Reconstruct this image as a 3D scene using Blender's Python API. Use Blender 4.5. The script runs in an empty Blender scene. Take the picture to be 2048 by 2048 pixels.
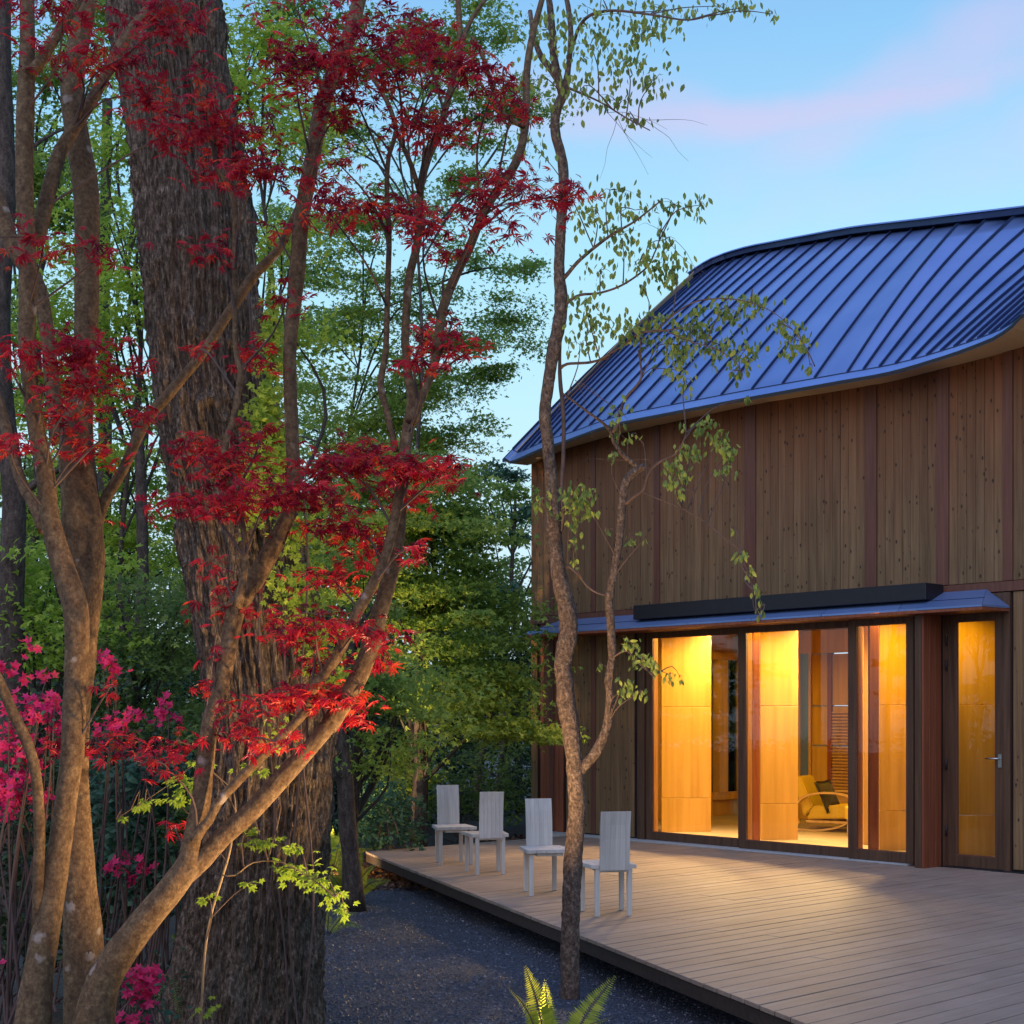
import bpy, bmesh, math, random
import numpy as np
from mathutils import Vector, Matrix
rnd = random.Random(7)
rng = np.random.default_rng(11)
SC = bpy.context.scene
COL = SC.collection

# ------------------------------------------------------------------ camera, sky, light
F, HY, CAMZ = 2850.0, 1433.0, 1.7          # focal length / horizon row in photo pixels, eye height over the deck
cam_d = bpy.data.cameras.new("camera")
cam = bpy.data.objects.new("camera", cam_d)
COL.objects.link(cam)
cam.location = (0, 0, CAMZ)
cam.rotation_euler = (math.radians(90), 0, 0)
cam_d.sensor_width = 36
cam_d.lens = F / 2048 * 36
cam_d.shift_y = (HY - 1024) / 2048
cam_d.clip_end = 500
SC.camera = cam
SC.view_settings.view_transform = 'Standard'
SC.view_settings.look = 'None'
SC.view_settings.exposure = 0.12
SC.view_settings.gamma = 1.0
SC.cycles.use_denoising = True
SC.cycles.max_bounces = 8
SC.cycles.transparent_max_bounces = 12
SC.cycles.sample_clamp_indirect = 4
SC.cycles.caustics_reflective = False
SC.cycles.caustics_refractive = False

def lin(r, g, b, a=1.0):
    f = lambda c: (c / 255 / 12.92) if c / 255 <= .04045 else ((c / 255 + .055) / 1.055) ** 2.4
    return (f(r), f(g), f(b), a)

world = bpy.data.worlds.new("World")
SC.world = world
world.use_nodes = True
wn = world.node_tree.nodes; wl = world.node_tree.links
wn.clear()
wo = wn.new('ShaderNodeOutputWorld'); bg = wn.new('ShaderNodeBackground')
wl.new(bg.outputs[0], wo.inputs[0])
tc = wn.new('ShaderNodeTexCoord'); sep = wn.new('ShaderNodeSeparateXYZ')
wl.new(tc.outputs['Generated'], sep.inputs[0])
ramp = wn.new('ShaderNodeValToRGB')
wl.new(sep.outputs['Z'], ramp.inputs[0])
cr = ramp.color_ramp
cr.elements[0].position = 0.0; cr.elements[0].color = lin(205, 228, 246)
cr.elements[1].position = 1.0; cr.elements[1].color = lin(112, 146, 226)
for p, c in ((.20, (184, 228, 248)), (.31, (164, 220, 247)), (.39, (140, 200, 240)), (.48, (118, 178, 232))):
    e = cr.elements.new(p); e.color = lin(*c)
# thin pink dusk cloud bands
mp = wn.new('ShaderNodeMapping'); mp.inputs['Scale'].default_value = (1.6, 1.2, 11.0)
mp.inputs['Rotation'].default_value = (0, math.radians(6), 0)
mp.inputs['Location'].default_value = (0.35, 0.1, 0.30)
wl.new(tc.outputs['Generated'], mp.inputs[0])
nz = wn.new('ShaderNodeTexNoise'); nz.inputs['Scale'].default_value = 1.5; nz.inputs['Detail'].default_value = 5
nz.inputs['Roughness'].default_value = .5
wl.new(mp.outputs[0], nz.inputs[0])
cmap = wn.new('ShaderNodeMapRange'); cmap.inputs[1].default_value = .47; cmap.inputs[2].default_value = .80
wl.new(nz.outputs[0], cmap.inputs[0])
zr = wn.new('ShaderNodeMapRange'); zr.inputs[1].default_value = .27; zr.inputs[2].default_value = .40
wl.new(sep.outputs['Z'], zr.inputs[0])
mm = wn.new('ShaderNodeMath'); mm.operation = 'MULTIPLY'
wl.new(cmap.outputs[0], mm.inputs[0]); wl.new(zr.outputs[0], mm.inputs[1])
def wisp(direction, scale, tiltdeg, strength):
    d = Vector(direction).normalized()
    sub = wn.new('ShaderNodeVectorMath'); sub.operation = 'SUBTRACT'; sub.inputs[1].default_value = d; wl.new(tc.outputs['Generated'], sub.inputs[0])
    r1 = wn.new('ShaderNodeMapping'); r1.inputs['Rotation'].default_value = (0, math.radians(tiltdeg), 0); wl.new(sub.outputs[0], r1.inputs[0])
    r2 = wn.new('ShaderNodeMapping'); r2.inputs['Scale'].default_value = scale; wl.new(r1.outputs[0], r2.inputs[0])
    wob = wn.new('ShaderNodeTexNoise'); wob.inputs['Scale'].default_value = 7; wob.inputs['Detail'].default_value = 4; wl.new(tc.outputs['Generated'], wob.inputs[0])
    ad = wn.new('ShaderNodeMix'); ad.data_type = 'VECTOR'; ad.inputs[0].default_value = .35; wl.new(r2.outputs[0], ad.inputs[4])
    sb = wn.new('ShaderNodeVectorMath'); sb.operation = 'MULTIPLY_ADD'; sb.inputs[1].default_value = (3, 3, 3); sb.inputs[2].default_value = (-1.5, -1.5, -1.5); wl.new(wob.outputs['Color'], sb.inputs[0])
    a2 = wn.new('ShaderNodeVectorMath'); a2.operation = 'ADD'; wl.new(r2.outputs[0], a2.inputs[0]); wl.new(sb.outputs[0], a2.inputs[1])
    ln = wn.new('ShaderNodeVectorMath'); ln.operation = 'LENGTH'; wl.new(a2.outputs[0], ln.inputs[0])
    mr = wn.new('ShaderNodeMapRange'); mr.interpolation_type = 'SMOOTHERSTEP'; mr.inputs[1].default_value = 0; mr.inputs[2].default_value = 1.5; mr.inputs[3].default_value = strength; mr.inputs[4].default_value = 0
    wl.new(ln.outputs['Value'], mr.inputs[0]); return mr.outputs[0]
acc = None
for a_ in (((.17, 1, .423), (6.5, 1.0, 66), 2, .45), ((.05, 1, .43), (9, 1, 70), -4, .25), ((.30, 1, .455), (8, 1.0, 30), 17, .36), ((.38, 1, .40), (6, 1, 36), 6, .2)):
    w_ = wisp(*a_)
    if acc is None: acc = w_
    else:
        mx = wn.new('ShaderNodeMath'); mx.operation = 'MAXIMUM'; wl.new(acc, mx.inputs[0]); wl.new(w_, mx.inputs[1]); acc = mx.outputs[0]
sc_ = wn.new('ShaderNodeMath'); sc_.operation = 'MULTIPLY_ADD'; wl.new(mm.outputs[0], sc_.inputs[0]); sc_.inputs[1].default_value = .12; wl.new(acc, sc_.inputs[2])
mixc = wn.new('ShaderNodeMix'); mixc.data_type = 'RGBA'
wl.new(sc_.outputs[0], mixc.inputs[0]); wl.new(ramp.outputs[0], mixc.inputs[6])
mixc.inputs[7].default_value = lin(222, 190, 226)
# a trace of a physical twilight sky on top of the dusk gradient
sky = wn.new('ShaderNodeTexSky'); sky.sky_type = 'NISHITA'; sky.sun_disc = False
sky.sun_elevation = math.radians(1.0); sky.sun_rotation = math.radians(200)
addc = wn.new('ShaderNodeMix'); addc.data_type = 'RGBA'; addc.blend_type = 'ADD'
addc.inputs[0].default_value = 0.05
wl.new(mixc.outputs[2], addc.inputs[6]); wl.new(sky.outputs[0], addc.inputs[7])
wl.new(addc.outputs[2], bg.inputs[0])
bg.inputs[1].default_value = 1.0
# afterglow fill, added to lift leaves and deck: very soft sun behind camera's right
sun_d = bpy.data.lights.new("sun", 'SUN'); sun_d.energy = 1.5; sun_d.angle = math.radians(70); sun_d.color = (.92, .86, 1.0)
sun = bpy.data.objects.new("sun", sun_d); COL.objects.link(sun)
sun.rotation_euler = (math.radians(52), 0, math.radians(-24))

# ------------------------------------------------------------------ house frame (from the vanishing points)
P0 = np.array([673 / F * 17.12, 17.12])
_l = math.hypot(2574, F)
U = np.array([2574 / _l, -F / _l])         # along the facade, towards the right and the viewer
N = np.array([F / _l, 2574 / _l])          # into the house
def W(s, off, z=0.0):
    p = P0 + U * s - N * off
    return np.array([p[0], p[1], z])
def s_at(x, off=0.0):
    r = (x - 1024) / F
    b = P0 - N * off
    return (b[0] - r * b[1]) / (r * U[1] - U[0])
def z_at(x, y, off=0.0):
    p = W(s_at(x, off), off)
    return CAMZ + (HY - y) / F * p[1]
def PX(x, y, D):
    return np.array([(x - 1024) / F * D, D, CAMZ + (HY - y) / F * D])
def DK(x, y, z=0.0):
    D = (CAMZ - z) * F / (y - HY)
    return np.array([(x - 1024) / F * D, D, z])
GZ = -0.30                                 # gravel level

# ------------------------------------------------------------------ helpers
def tag(o, label=None, cat=None, group=None, kind=None):
    if label: o["label"] = label
    if cat: o["category"] = cat
    if group: o["group"] = group
    if kind: o["kind"] = kind
    return o
def empty(name, loc, label=None, cat=None, group=None):
    o = bpy.data.objects.new(name, None); COL.objects.link(o)
    o.location = loc; o.empty_display_size = .1
    return tag(o, label, cat, group)
def adopt(o, parent):
    """parent o (built in world space) to parent without moving it"""
    if parent is not None:
        o.parent = parent
        if parent.parent is None:
            m = Matrix.Translation(parent.location) @ parent.rotation_euler.to_matrix().to_4x4()
            o.matrix_parent_inverse = m.inverted()
    return o
def mesh_np(name, V, T, mat, parent=None, smooth=False, quads=False):
    V = np.asarray(V, dtype=np.float32).reshape(-1, 3)
    T = np.asarray(T, dtype=np.int32)
    k = T.shape[1]
    me = bpy.data.meshes.new(name)
    me.vertices.add(len(V)); me.vertices.foreach_set("co", V.ravel())
    me.loops.add(T.size); me.loops.foreach_set("vertex_index", T.ravel())
    me.polygons.add(len(T))
    me.polygons.foreach_set("loop_start", np.arange(0, T.size, k, dtype=np.int32))
    me.polygons.foreach_set("use_smooth", np.full(len(T), smooth, dtype=bool))
    me.update(calc_edges=True)
    me.materials.append(mat)
    o = bpy.data.objects.new(name, me); COL.objects.link(o)
    return adopt(o, parent)
class MB:
    def __init__(self): self.v = []; self.f = []
    def hexa(self, p):           # 8 points: bottom 4 (ccw), top 4
        b = len(self.v); self.v += [tuple(q) for q in p]
        for f in ((3, 2, 1, 0), (4, 5, 6, 7), (0, 1, 5, 4), (1, 2, 6, 5), (2, 3, 7, 6), (3, 0, 4, 7)):
            self.f.append(tuple(b + i for i in f))
        return self
    def box(self, x0, x1, y0, y1, z0, z1):
        return self.hexa([(x0, y0, z0), (x1, y0, z0), (x1, y1, z0), (x0, y1, z0), (x0, y0, z1), (x1, y0, z1), (x1, y1, z1), (x0, y1, z1)])
    def wbox(self, s0, s1, o0, o1, z0, z1):     # box in house frame; o1 further out (towards viewer)
        return self.hexa([W(s0, o1, z0), W(s1, o1, z0), W(s1, o0, z0), W(s0, o0, z0), W(s0, o1, z1), W(s1, o1, z1), W(s1, o0, z1), W(s0, o0, z1)])
    def quad(self, a, b, c, d):
        i = len(self.v); self.v += [tuple(a), tuple(b), tuple(c), tuple(d)]; self.f.append((i, i + 1, i + 2, i + 3)); return self
    def build(self, name, mat, parent=None, bevel=0.0, smooth=False):
        me = bpy.data.meshes.new(name)
        me.from_pydata(self.v, [], self.f)
        if bevel > 0:
            bm = bmesh.new(); bm.from_mesh(me)
            bmesh.ops.bevel(bm, geom=bm.edges[:], offset=bevel, segments=1, affect='EDGES')
            bm.to_mesh(me); bm.free()
        me.materials.append(mat)
        if smooth:
            for p in me.polygons: p.use_smooth = True
        o = bpy.data.objects.new(name, me); COL.objects.link(o)
        return adopt(o, parent)
def crom(P, step):
    """Catmull-Rom resample of rows (any columns), first 3 columns are position"""
    P = np.asarray(P, float)
    Q = np.vstack([2 * P[0] - P[1], P, 2 * P[-1] - P[-2]])
    out = []
    for i in range(1, len(Q) - 2):
        L = np.linalg.norm(Q[i + 1, :3] - Q[i, :3]); n = max(2, int(L / step))
        for t in np.arange(n) / n:
            a, b, c, d = Q[i - 1], Q[i], Q[i + 1], Q[i + 2]
            out.append(.5 * ((2 * b) + (c - a) * t + (2 * a - 5 * b + 4 * c - d) * t * t + (3 * b - a - 3 * c + d) * t ** 3))
    out.append(Q[-2])
    return np.array(out)
def _h(i, j, k):
    n = (i * 374761393 + j * 668265263 + k * 2147483647) & 0xffffffff
    n = ((n ^ (n >> 13)) * 1274126177) & 0xffffffff
    return ((n ^ (n >> 16)) & 0xffff) / 65535.0
def vnoise(p):
    p = np.asarray(p, float); i = np.floor(p).astype(np.int64); f = p - i; f = f * f * (3 - 2 * f)
    r = 0
    for dx in (0, 1):
        for dy in (0, 1):
            for dz in (0, 1):
                w = (f[:, 0] if dx else 1 - f[:, 0]) * (f[:, 1] if dy else 1 - f[:, 1]) * (f[:, 2] if dz else 1 - f[:, 2])
                r = r + w * _h(i[:, 0] + dx, i[:, 1] + dy, i[:, 2] + dz)
    return r
def tube_arrays(P, sides=10, rough=0.0, seed=0, freq=9.0, cap=True):
    """P rows: x,y,z,radius (already resampled)"""
    P = np.asarray(P, float); n = len(P)
    T = np.gradient(P[:, :3], axis=0); T /= (np.linalg.norm(T, axis=1, keepdims=True) + 1e-9)
    ref = np.array([0, 1.0, 0]) if abs(T[0, 1]) < .9 else np.array([1.0, 0, 0])
    A = np.zeros((n, 3)); a = np.cross(T[0], ref); a /= np.linalg.norm(a)
    for i in range(n):
        a = a - T[i] * a.dot(T[i]); a /= np.linalg.norm(a) + 1e-9; A[i] = a
    B = np.cross(T, A)
    th = np.arange(sides) * 2 * math.pi / sides
    R = np.repeat(P[:, 3:4], sides, 1)
    dirs = A[:, None, :] * np.cos(th)[None, :, None] + B[:, None, :] * np.sin(th)[None, :, None]
    V = P[:, None, :3] + dirs * R[:, :, None]
    if rough > 0:
        nz_ = vnoise(V.reshape(-1, 3) * freq + seed * 17.3).reshape(n, sides) * .65 + vnoise(V.reshape(-1, 3) * freq * 3.1 + 5 + seed).reshape(n, sides) * .35
        V = P[:, None, :3] + dirs * (R * (1 + rough * (nz_ - .5) * 2))[:, :, None]
    V = V.reshape(-1, 3)
    i = np.arange(n - 1)[:, None] * sides; j = np.arange(sides)[None, :]; j2 = (j + 1) % sides
    Fq = np.stack([i + j, i + j2, i + sides + j2, i + sides + j], -1).reshape(-1, 4)
    if cap:   # close ends with degenerate-free quads fan to the centre
        c0 = len(V); V = np.vstack([V, P[0, :3], P[-1, :3]])
        jj = np.arange(0, sides, 2)
        f0 = np.stack([np.full_like(jj, c0), (jj + 2) % sides, (jj + 1) % sides, jj], -1)
        b = (n - 1) * sides
        f1 = np.stack([np.full_like(jj, c0 + 1), b + jj, b + (jj + 1) % sides, b + (jj + 2) % sides], -1)
        Fq = np.vstack([Fq, f0, f1])
    return V, Fq
def join_arr(parts):
    Vs, Fs, b = [], [], 0
    for V, Fq in parts:
        Vs.append(V); Fs.append(Fq + b); b += len(V)
    return np.vstack(Vs), np.vstack(Fs)

# ------------------------------------------------------------------ materials
def new_mat(name):
    m = bpy.data.materials.new(name); m.use_nodes = True
    return m, m.node_tree.nodes, m.node_tree.links, m.node_tree.nodes['Principled BSDF']
def ramp_node(n, stops):
    r = n.new('ShaderNodeValToRGB')
    el = r.color_ramp.elements
    el[0].position, el[0].color = stops[0][0], (*stops[0][1], 1)
    el[1].position, el[1].color = stops[-1][0], (*stops[-1][1], 1)
    for p, c in stops[1:-1]:
        e = el.new(p); e.color = (*c, 1)
    return r
def coords(n, l, kind='Object', scale=(1, 1, 1), rot=(0, 0, 0)):
    t = n.new('ShaderNodeTexCoord'); m = n.new('ShaderNodeMapping')
    m.inputs['Scale'].default_value = scale; m.inputs['Rotation'].default_value = rot
    l.new(t.outputs[kind], m.inputs[0]); return m
def noise(n, l, vec, scale, detail=4, rough=.55):
    t = n.new('ShaderNodeTexNoise'); t.inputs['Scale'].default_value = scale
    t.inputs['Detail'].default_value = detail; t.inputs['Roughness'].default_value = rough
    l.new(vec, t.inputs[0]); return t
def bump(n, l, h, bsdf, strength=.4, dist=.01):
    b = n.new('ShaderNodeBump'); b.inputs['Strength'].default_value = strength; b.inputs['Distance'].default_value = dist
    l.new(h, b.inputs['Height']); l.new(b.outputs[0], bsdf.inputs['Normal']); return b
def mix(n, l, fac, a, b, mode='MIX'):
    m = n.new('ShaderNodeMix'); m.data_type = 'RGBA'; m.blend_type = mode
    for s, v in ((m.inputs[0], fac), (m.inputs[6], a), (m.inputs[7], b)):
        if hasattr(v, 'is_output'): l.new(v, s)
        elif isinstance(v, (int, float)): s.default_value = v
        else: s.default_value = (*v[:3], 1)
    return m.outputs[2]
def math_n(n, l, op, a, b=None, c=None):
    m = n.new('ShaderNodeMath'); m.operation = op
    for s, v in zip(m.inputs, (a, b, c)):
        if v is None: continue
        if hasattr(v, 'is_output'): l.new(v, s)
        else: s.default_value = v
    return m.outputs[0]
def plain(name, col, rough=.6, metallic=0, var=.25, scale=8, bmp=0.0):
    m, n, l, b = new_mat(name)
    c = coords(n, l); t = noise(n, l, c.outputs[0], scale)
    lo = tuple(x * (1 - var) for x in col); hi = tuple(min(1, x * (1 + var)) for x in col)
    r = ramp_node(n, [(.3, lo), (.7, hi)]); l.new(t.outputs[0], r.inputs[0]); l.new(r.outputs[0], b.inputs['Base Color'])
    b.inputs['Roughness'].default_value = rough; b.inputs['Metallic'].default_value = metallic
    if bmp: bump(n, l, t.outputs[0], b, bmp, .004)
    return m
def wood(name, a, b_, axis='Z', rough=.6, knots=0.0, obj_var=.3, grain=26, top=None, spec=.3):
    """grain along axis of world/object space; each plank gets its own tone"""
    m, n, l, b = new_mat(name)
    sc = {'Z': (grain, grain, grain * .045), 'X': (grain * .045, grain, grain), 'Y': (grain, grain * .045, grain)}[axis] if axis != 'N' else (grain, grain * .05, grain)
    oi = n.new('ShaderNodeObjectInfo')
    tcn = n.new('ShaderNodeTexCoord')
    addv = n.new('ShaderNodeVectorMath'); addv.operation = 'ADD'
    cmb = n.new('ShaderNodeCombineXYZ')
    rr = math_n(n, l, 'MULTIPLY', oi.outputs['Random'], 37.0)
    for i in range(3): l.new(rr, cmb.inputs[i])
    l.new(tcn.outputs['Object'], addv.inputs[0]); l.new(cmb.outputs[0], addv.inputs[1])
    mp_ = n.new('ShaderNodeMapping'); mp_.inputs['Scale'].default_value = sc
    src = addv.outputs[0]
    if axis == 'N':
        rt = n.new('ShaderNodeMapping'); rt.inputs['Rotation'].default_value = (0, 0, math.atan2(N[0], N[1])); l.new(src, rt.inputs[0]); src = rt.outputs[0]
    l.new(src, mp_.inputs[0])
    t = noise(n, l, mp_.outputs[0], 1.0, 5, .6)
    r = ramp_node(n, [(.32, a), (.68, b_)]); l.new(t.outputs[0], r.inputs[0])
    col = r.outputs[0]
    if top is not None:        # unweathered red wood high under the eaves, silvered lower down
        g = n.new('ShaderNodeNewGeometry'); sp = n.new('ShaderNodeSeparateXYZ'); l.new(g.outputs['Position'], sp.inputs[0])
        big = noise(n, l, addv.outputs[0], .9, 3)
        h = math_n(n, l, 'MULTIPLY_ADD', big.outputs[0], 1.6, math_n(n, l, 'SUBTRACT', sp.outputs['Z'], .8))
        mr = n.new('ShaderNodeMapRange'); mr.inputs[1].default_value = 3.6; mr.inputs[2].default_value = 5.6; l.new(h, mr.inputs[0])
        r2 = ramp_node(n, [(.3, top), (.7, tuple(x * 1.5 for x in top))]); l.new(t.outputs[0], r2.inputs[0])
        col = mix(n, l, mr.outputs[0], col, r2.outputs[0])
    if knots:
        mk = n.new('ShaderNodeMapping'); mk.inputs['Scale'].default_value = (12, 12, 6.5)
        l.new(addv.outputs[0], mk.inputs[0])
        v = n.new('ShaderNodeTexVoronoi'); v.inputs['Scale'].default_value = 1.0; l.new(mk.outputs[0], v.inputs[0])
        kr = n.new('ShaderNodeMapRange'); kr.inputs[1].default_value = .10; kr.inputs[2].default_value = .19
        kr.inputs[3].default_value = knots; kr.inputs[4].default_value = 0; l.new(v.outputs['Distance'], kr.inputs[0])
        col = mix(n, l, kr.outputs[0], col, (.025, .014, .01))
    if axis == 'N':
        st_ = noise(n, l, tcn.outputs['Object'], 1.7, 5, .6); sr_ = n.new('ShaderNodeMapRange'); sr_.inputs[1].default_value = .3; sr_.inputs[2].default_value = .7; sr_.inputs[3].default_value = .84; sr_.inputs[4].default_value = 1.1
        l.new(st_.outputs[0], sr_.inputs[0]); cv = n.new('ShaderNodeVectorMath'); cv.operation = 'SCALE'; l.new(col, cv.inputs[0]); l.new(sr_.outputs[0], cv.inputs['Scale']); col = cv.outputs[0]
    tone = math_n(n, l, 'MULTIPLY_ADD', oi.outputs['Random'], obj_var, 1 - obj_var / 2)
    tm = n.new('ShaderNodeVectorMath'); tm.operation = 'SCALE'; l.new(col, tm.inputs[0]); l.new(tone, tm.inputs['Scale'])
    l.new(tm.outputs[0], b.inputs['Base Color'])
    b.inputs['Roughness'].default_value = rough
    b.inputs['Specular IOR Level'].default_value = spec
    bump(n, l, t.outputs[0], b, .35, .003)
    return m
def leaf_mat(name, cols, trans=.35, rough=.5, spec=.3, tcol=1.3):
    m, n, l, b = new_mat(name)
    g = n.new('ShaderNodeNewGeometry')
    stops = [(i / (len(cols) - 1), c) for i, c in enumerate(cols)]
    r = ramp_node(n, stops)
    c = coords(n, l); t = noise(n, l, c.outputs[0], 1.3, 2)
    oi = n.new('ShaderNodeObjectInfo')
    a = math_n(n, l, 'MULTIPLY_ADD', g.outputs['Random Per Island'], .75, math_n(n, l, 'MULTIPLY_ADD', t.outputs[0], .6, -.2))
    l.new(a, r.inputs[0])
    l.new(r.outputs[0], b.inputs['Base Color'])
    b.inputs['Roughness'].default_value = rough; b.inputs['Specular IOR Level'].default_value = spec
    tr = n.new('ShaderNodeBsdfTranslucent')
    sc = n.new('ShaderNodeVectorMath'); sc.operation = 'SCALE'; sc.inputs['Scale'].default_value = tcol
    l.new(r.outputs[0], sc.inputs[0]); l.new(sc.outputs[0], tr.inputs[0])
    ms = n.new('ShaderNodeMixShader'); ms.inputs[0].default_value = trans
    out = n['Material Output']
    l.new(b.outputs[0], ms.inputs[1]); l.new(tr.outputs[0], ms.inputs[2]); l.new(ms.outputs[0], out.inputs[0])
    return m
def bark(name, dark, mid, light, sc=(7, 7, 2.2), spots=None, spot_scale=7, bmp=.6, dist=.02, moss=None, spot_size=.2):
    m, n, l, b = new_mat(name)
    c = coords(n, l, 'Object', sc)
    t = noise(n, l, c.outputs[0], 3.2, 7, .65)
    r = ramp_node(n, [(.33, dark), (.52, mid), (.7, light)]); l.new(t.outputs[0], r.inputs[0])
    col = r.outputs[0]
    c2 = coords(n, l, 'Object')
    fine = noise(n, l, c2.outputs[0], 60, 3, .6)
    if not moss:
        fr = n.new('ShaderNodeMapRange'); fr.inputs[1].default_value = .3; fr.inputs[2].default_value = .7; fr.inputs[3].default_value = .62; fr.inputs[4].default_value = 1.35; l.new(fine.outputs[0], fr.inputs[0])
        fv = n.new('ShaderNodeVectorMath'); fv.operation = 'SCALE'; l.new(col, fv.inputs[0]); l.new(fr.outputs[0], fv.inputs['Scale']); col = fv.outputs[0]
    if spots:
        v = n.new('ShaderNodeTexVoronoi'); v.inputs['Scale'].default_value = spot_scale
        nn = noise(n, l, c2.outputs[0], 9, 3)
        wv = mix(n, l, .12, c2.outputs[0], nn.outputs['Color']); l.new(wv, v.inputs[0])
        sr = n.new('ShaderNodeMapRange'); sr.inputs[1].default_value = spot_size - .06; sr.inputs[2].default_value = spot_size + .08
        sr.inputs[3].default_value = .75; sr.inputs[4].default_value = 0; l.new(v.outputs['Distance'], sr.inputs[0])
        sel = n.new('ShaderNodeSeparateColor'); l.new(v.outputs['Color'], sel.inputs[0])
        gt = math_n(n, l, 'GREATER_THAN', sel.outputs[0], .80)
        fac = math_n(n, l, 'MULTIPLY', sr.outputs[0], gt)
        col = mix(n, l, fac, col, spots)
    if moss:
        mn = noise(n, l, c2.outputs[0], 2.2, 4); mr = n.new('ShaderNodeMapRange')
        mr.inputs[1].default_value = .52; mr.inputs[2].default_value = .68; mr.inputs[4].default_value = .7; l.new(mn.outputs[0], mr.inputs[0])
        col = mix(n, l, mr.outputs[0], col, moss)
    l.new(col, b.inputs['Base Color']); b.inputs['Roughness'].default_value = .85; b.inputs['Specular IOR Level'].default_value = .2
    hh = math_n(n, l, 'MULTIPLY_ADD', fine.outputs[0], .35, t.outputs[0])
    bump(n, l, hh, b, bmp, dist)
    return m

M = {}
M['wall'] = wood('wall_wood', (.112, .064, .032), (.195, .12, .062), 'Z', .75, knots=.95, obj_var=.26, top=(.12, .044, .020))
M['trim'] = wood('trim_wood', (.095, .036, .026), (.145, .058, .038), 'Z', .6, obj_var=.2)
M['redwood'] = wood('red_panel_wood', (.15, .04, .022), (.25, .075, .035), 'Z', .5, obj_var=.15)
M['frame'] = wood('door_frame_wood', (.05, .025, .016), (.10, .052, .032), 'Z', .45, obj_var=.1)
M['ply'] = wood('plywood', (.44, .25, .06), (.58, .35, .10), 'Z', .5, obj_var=.08, grain=11)
M['deck'] = wood('deck_board_wood', (.25, .178, .14), (.315, .235, .187), 'N', .62, obj_var=.10, grain=30)
M['darkwood'] = wood('fascia_wood', (.035, .022, .018), (.065, .042, .034), 'N', .6)
M['chair'] = wood('bleached_oak', (.44, .40, .38), (.58, .54, .51), 'Z', .55, obj_var=.14, grain=18)
M['soffit'] = plain('soffit_paint', (.50, .385, .26), .8, var=.06, scale=2)
M['metal_dark'] = plain('dark_bronze_metal', (.012, .010, .016), .5, .2, var=.15)
M['steel'] = plain('brushed_steel', (.45, .45, .47), .3, 1.0, var=.08)
M['concrete'] = plain('concrete_sill', (.34, .35, .38), .75, var=.12, scale=14, bmp=.2)
M['jamb'] = wood('jamb_wood', (.22, .10, .04), (.34, .16, .06), 'Z', .5, obj_var=.1)
M['floor'] = wood('interior_floor_wood', (.26, .20, .15), (.34, .26, .20), 'N', .4)
M['yellow'] = plain('yellow_upholstery', (.60, .42, .05), .9, var=.06, scale=30, bmp=.2)
M['bent'] = plain('bent_birch', (.55, .36, .16), .35, var=.08, scale=12)
M['cushion'] = plain('grey_cushion_fabric', (.06, .055, .055), .9, var=.15, scale=60, bmp=.3)
M['table'] = plain('lacquered_table', (.06, .03, .02), .3, var=.1)
def roof_mat():
    m, n, l, b = new_mat('roof_metal')
    c = coords(n, l); t = noise(n, l, c.outputs[0], 1.1, 3); t2 = noise(n, l, c.outputs[0], 9, 4)
    r = ramp_node(n, [(.3, (.14, .235, .50)), (.7, (.20, .30, .58))]); l.new(t.outputs[0], r.inputs[0])
    oi = n.new('ShaderNodeObjectInfo'); tone = math_n(n, l, 'MULTIPLY_ADD', oi.outputs['Random'], .14, .93)
    v = n.new('ShaderNodeVectorMath'); v.operation = 'SCALE'; l.new(r.outputs[0], v.inputs[0]); l.new(tone, v.inputs['Scale'])
    l.new(v.outputs[0], b.inputs['Base Color'])
    b.inputs['Metallic'].default_value = .55; b.inputs['Roughness'].default_value = .42
    bump(n, l, t.outputs[0], b, .12, .05)
    return m
M['roof'] = roof_mat()
M['seam'] = plain('seam_metal', (.012, .024, .085), .55, .4, var=.1)
def glass_mat():
    m, n, l, b = new_mat('window_glass')
    tr = n.new('ShaderNodeBsdfTransparent'); tr.inputs[0].default_value = (.95, .97, .96, 1)
    gl = n.new('ShaderNodeBsdfGlossy'); gl.inputs['Roughness'].default_value = .01
    fr = n.new('ShaderNodeFresnel'); fr.inputs[0].default_value = 1.33
    ms = n.new('ShaderNodeMixShader'); l.new(fr.outputs[0], ms.inputs[0]); l.new(tr.outputs[0], ms.inputs[1]); l.new(gl.outputs[0], ms.inputs[2])
    l.new(ms.outputs[0], n['Material Output'].inputs[0]); return m
M['glass'] = glass_mat()
def emit(name, col, s):
    m, n, l, b = new_mat(name)
    b.inputs['Base Color'].default_value = (*col, 1); b.inputs['Emission Color'].default_value = (*col, 1); b.inputs['Emission Strength'].default_value = s
    return m
M['lamp'] = emit('lamp_lens', (1, .62, .22), 6)
M['lamp_dim'] = emit('spot_lens', (1, .75, .45), 1.2)
def gravel_mat(name, cols, scale, bm):
    m, n, l, b = new_mat(name)
    c = coords(n, l)
    v = n.new('ShaderNodeTexVoronoi'); v.inputs['Scale'].default_value = scale; l.new(c.outputs[0], v.inputs[0])
    s = n.new('ShaderNodeSeparateColor'); l.new(v.outputs['Color'], s.inputs[0])
    r = ramp_node(n, [(0, cols[0]), (.6, cols[1]), (1, cols[2])]); l.new(s.outputs[0], r.inputs[0])
    big = noise(n, l, c.outputs[0], .8, 4); k = ramp_node(n, [(.3, (.6, .6, .6)), (.7, (1.15, 1.15, 1.15))]); l.new(big.outputs[0], k.inputs[0])
    l.new(mix(n, l, 1.0, r.outputs[0], k.outputs[0], 'MULTIPLY'), b.inputs['Base Color'])
    b.inputs['Roughness'].default_value = .65
    bump(n, l, v.outputs['Distance'], b, bm, .012)
    return m
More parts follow.
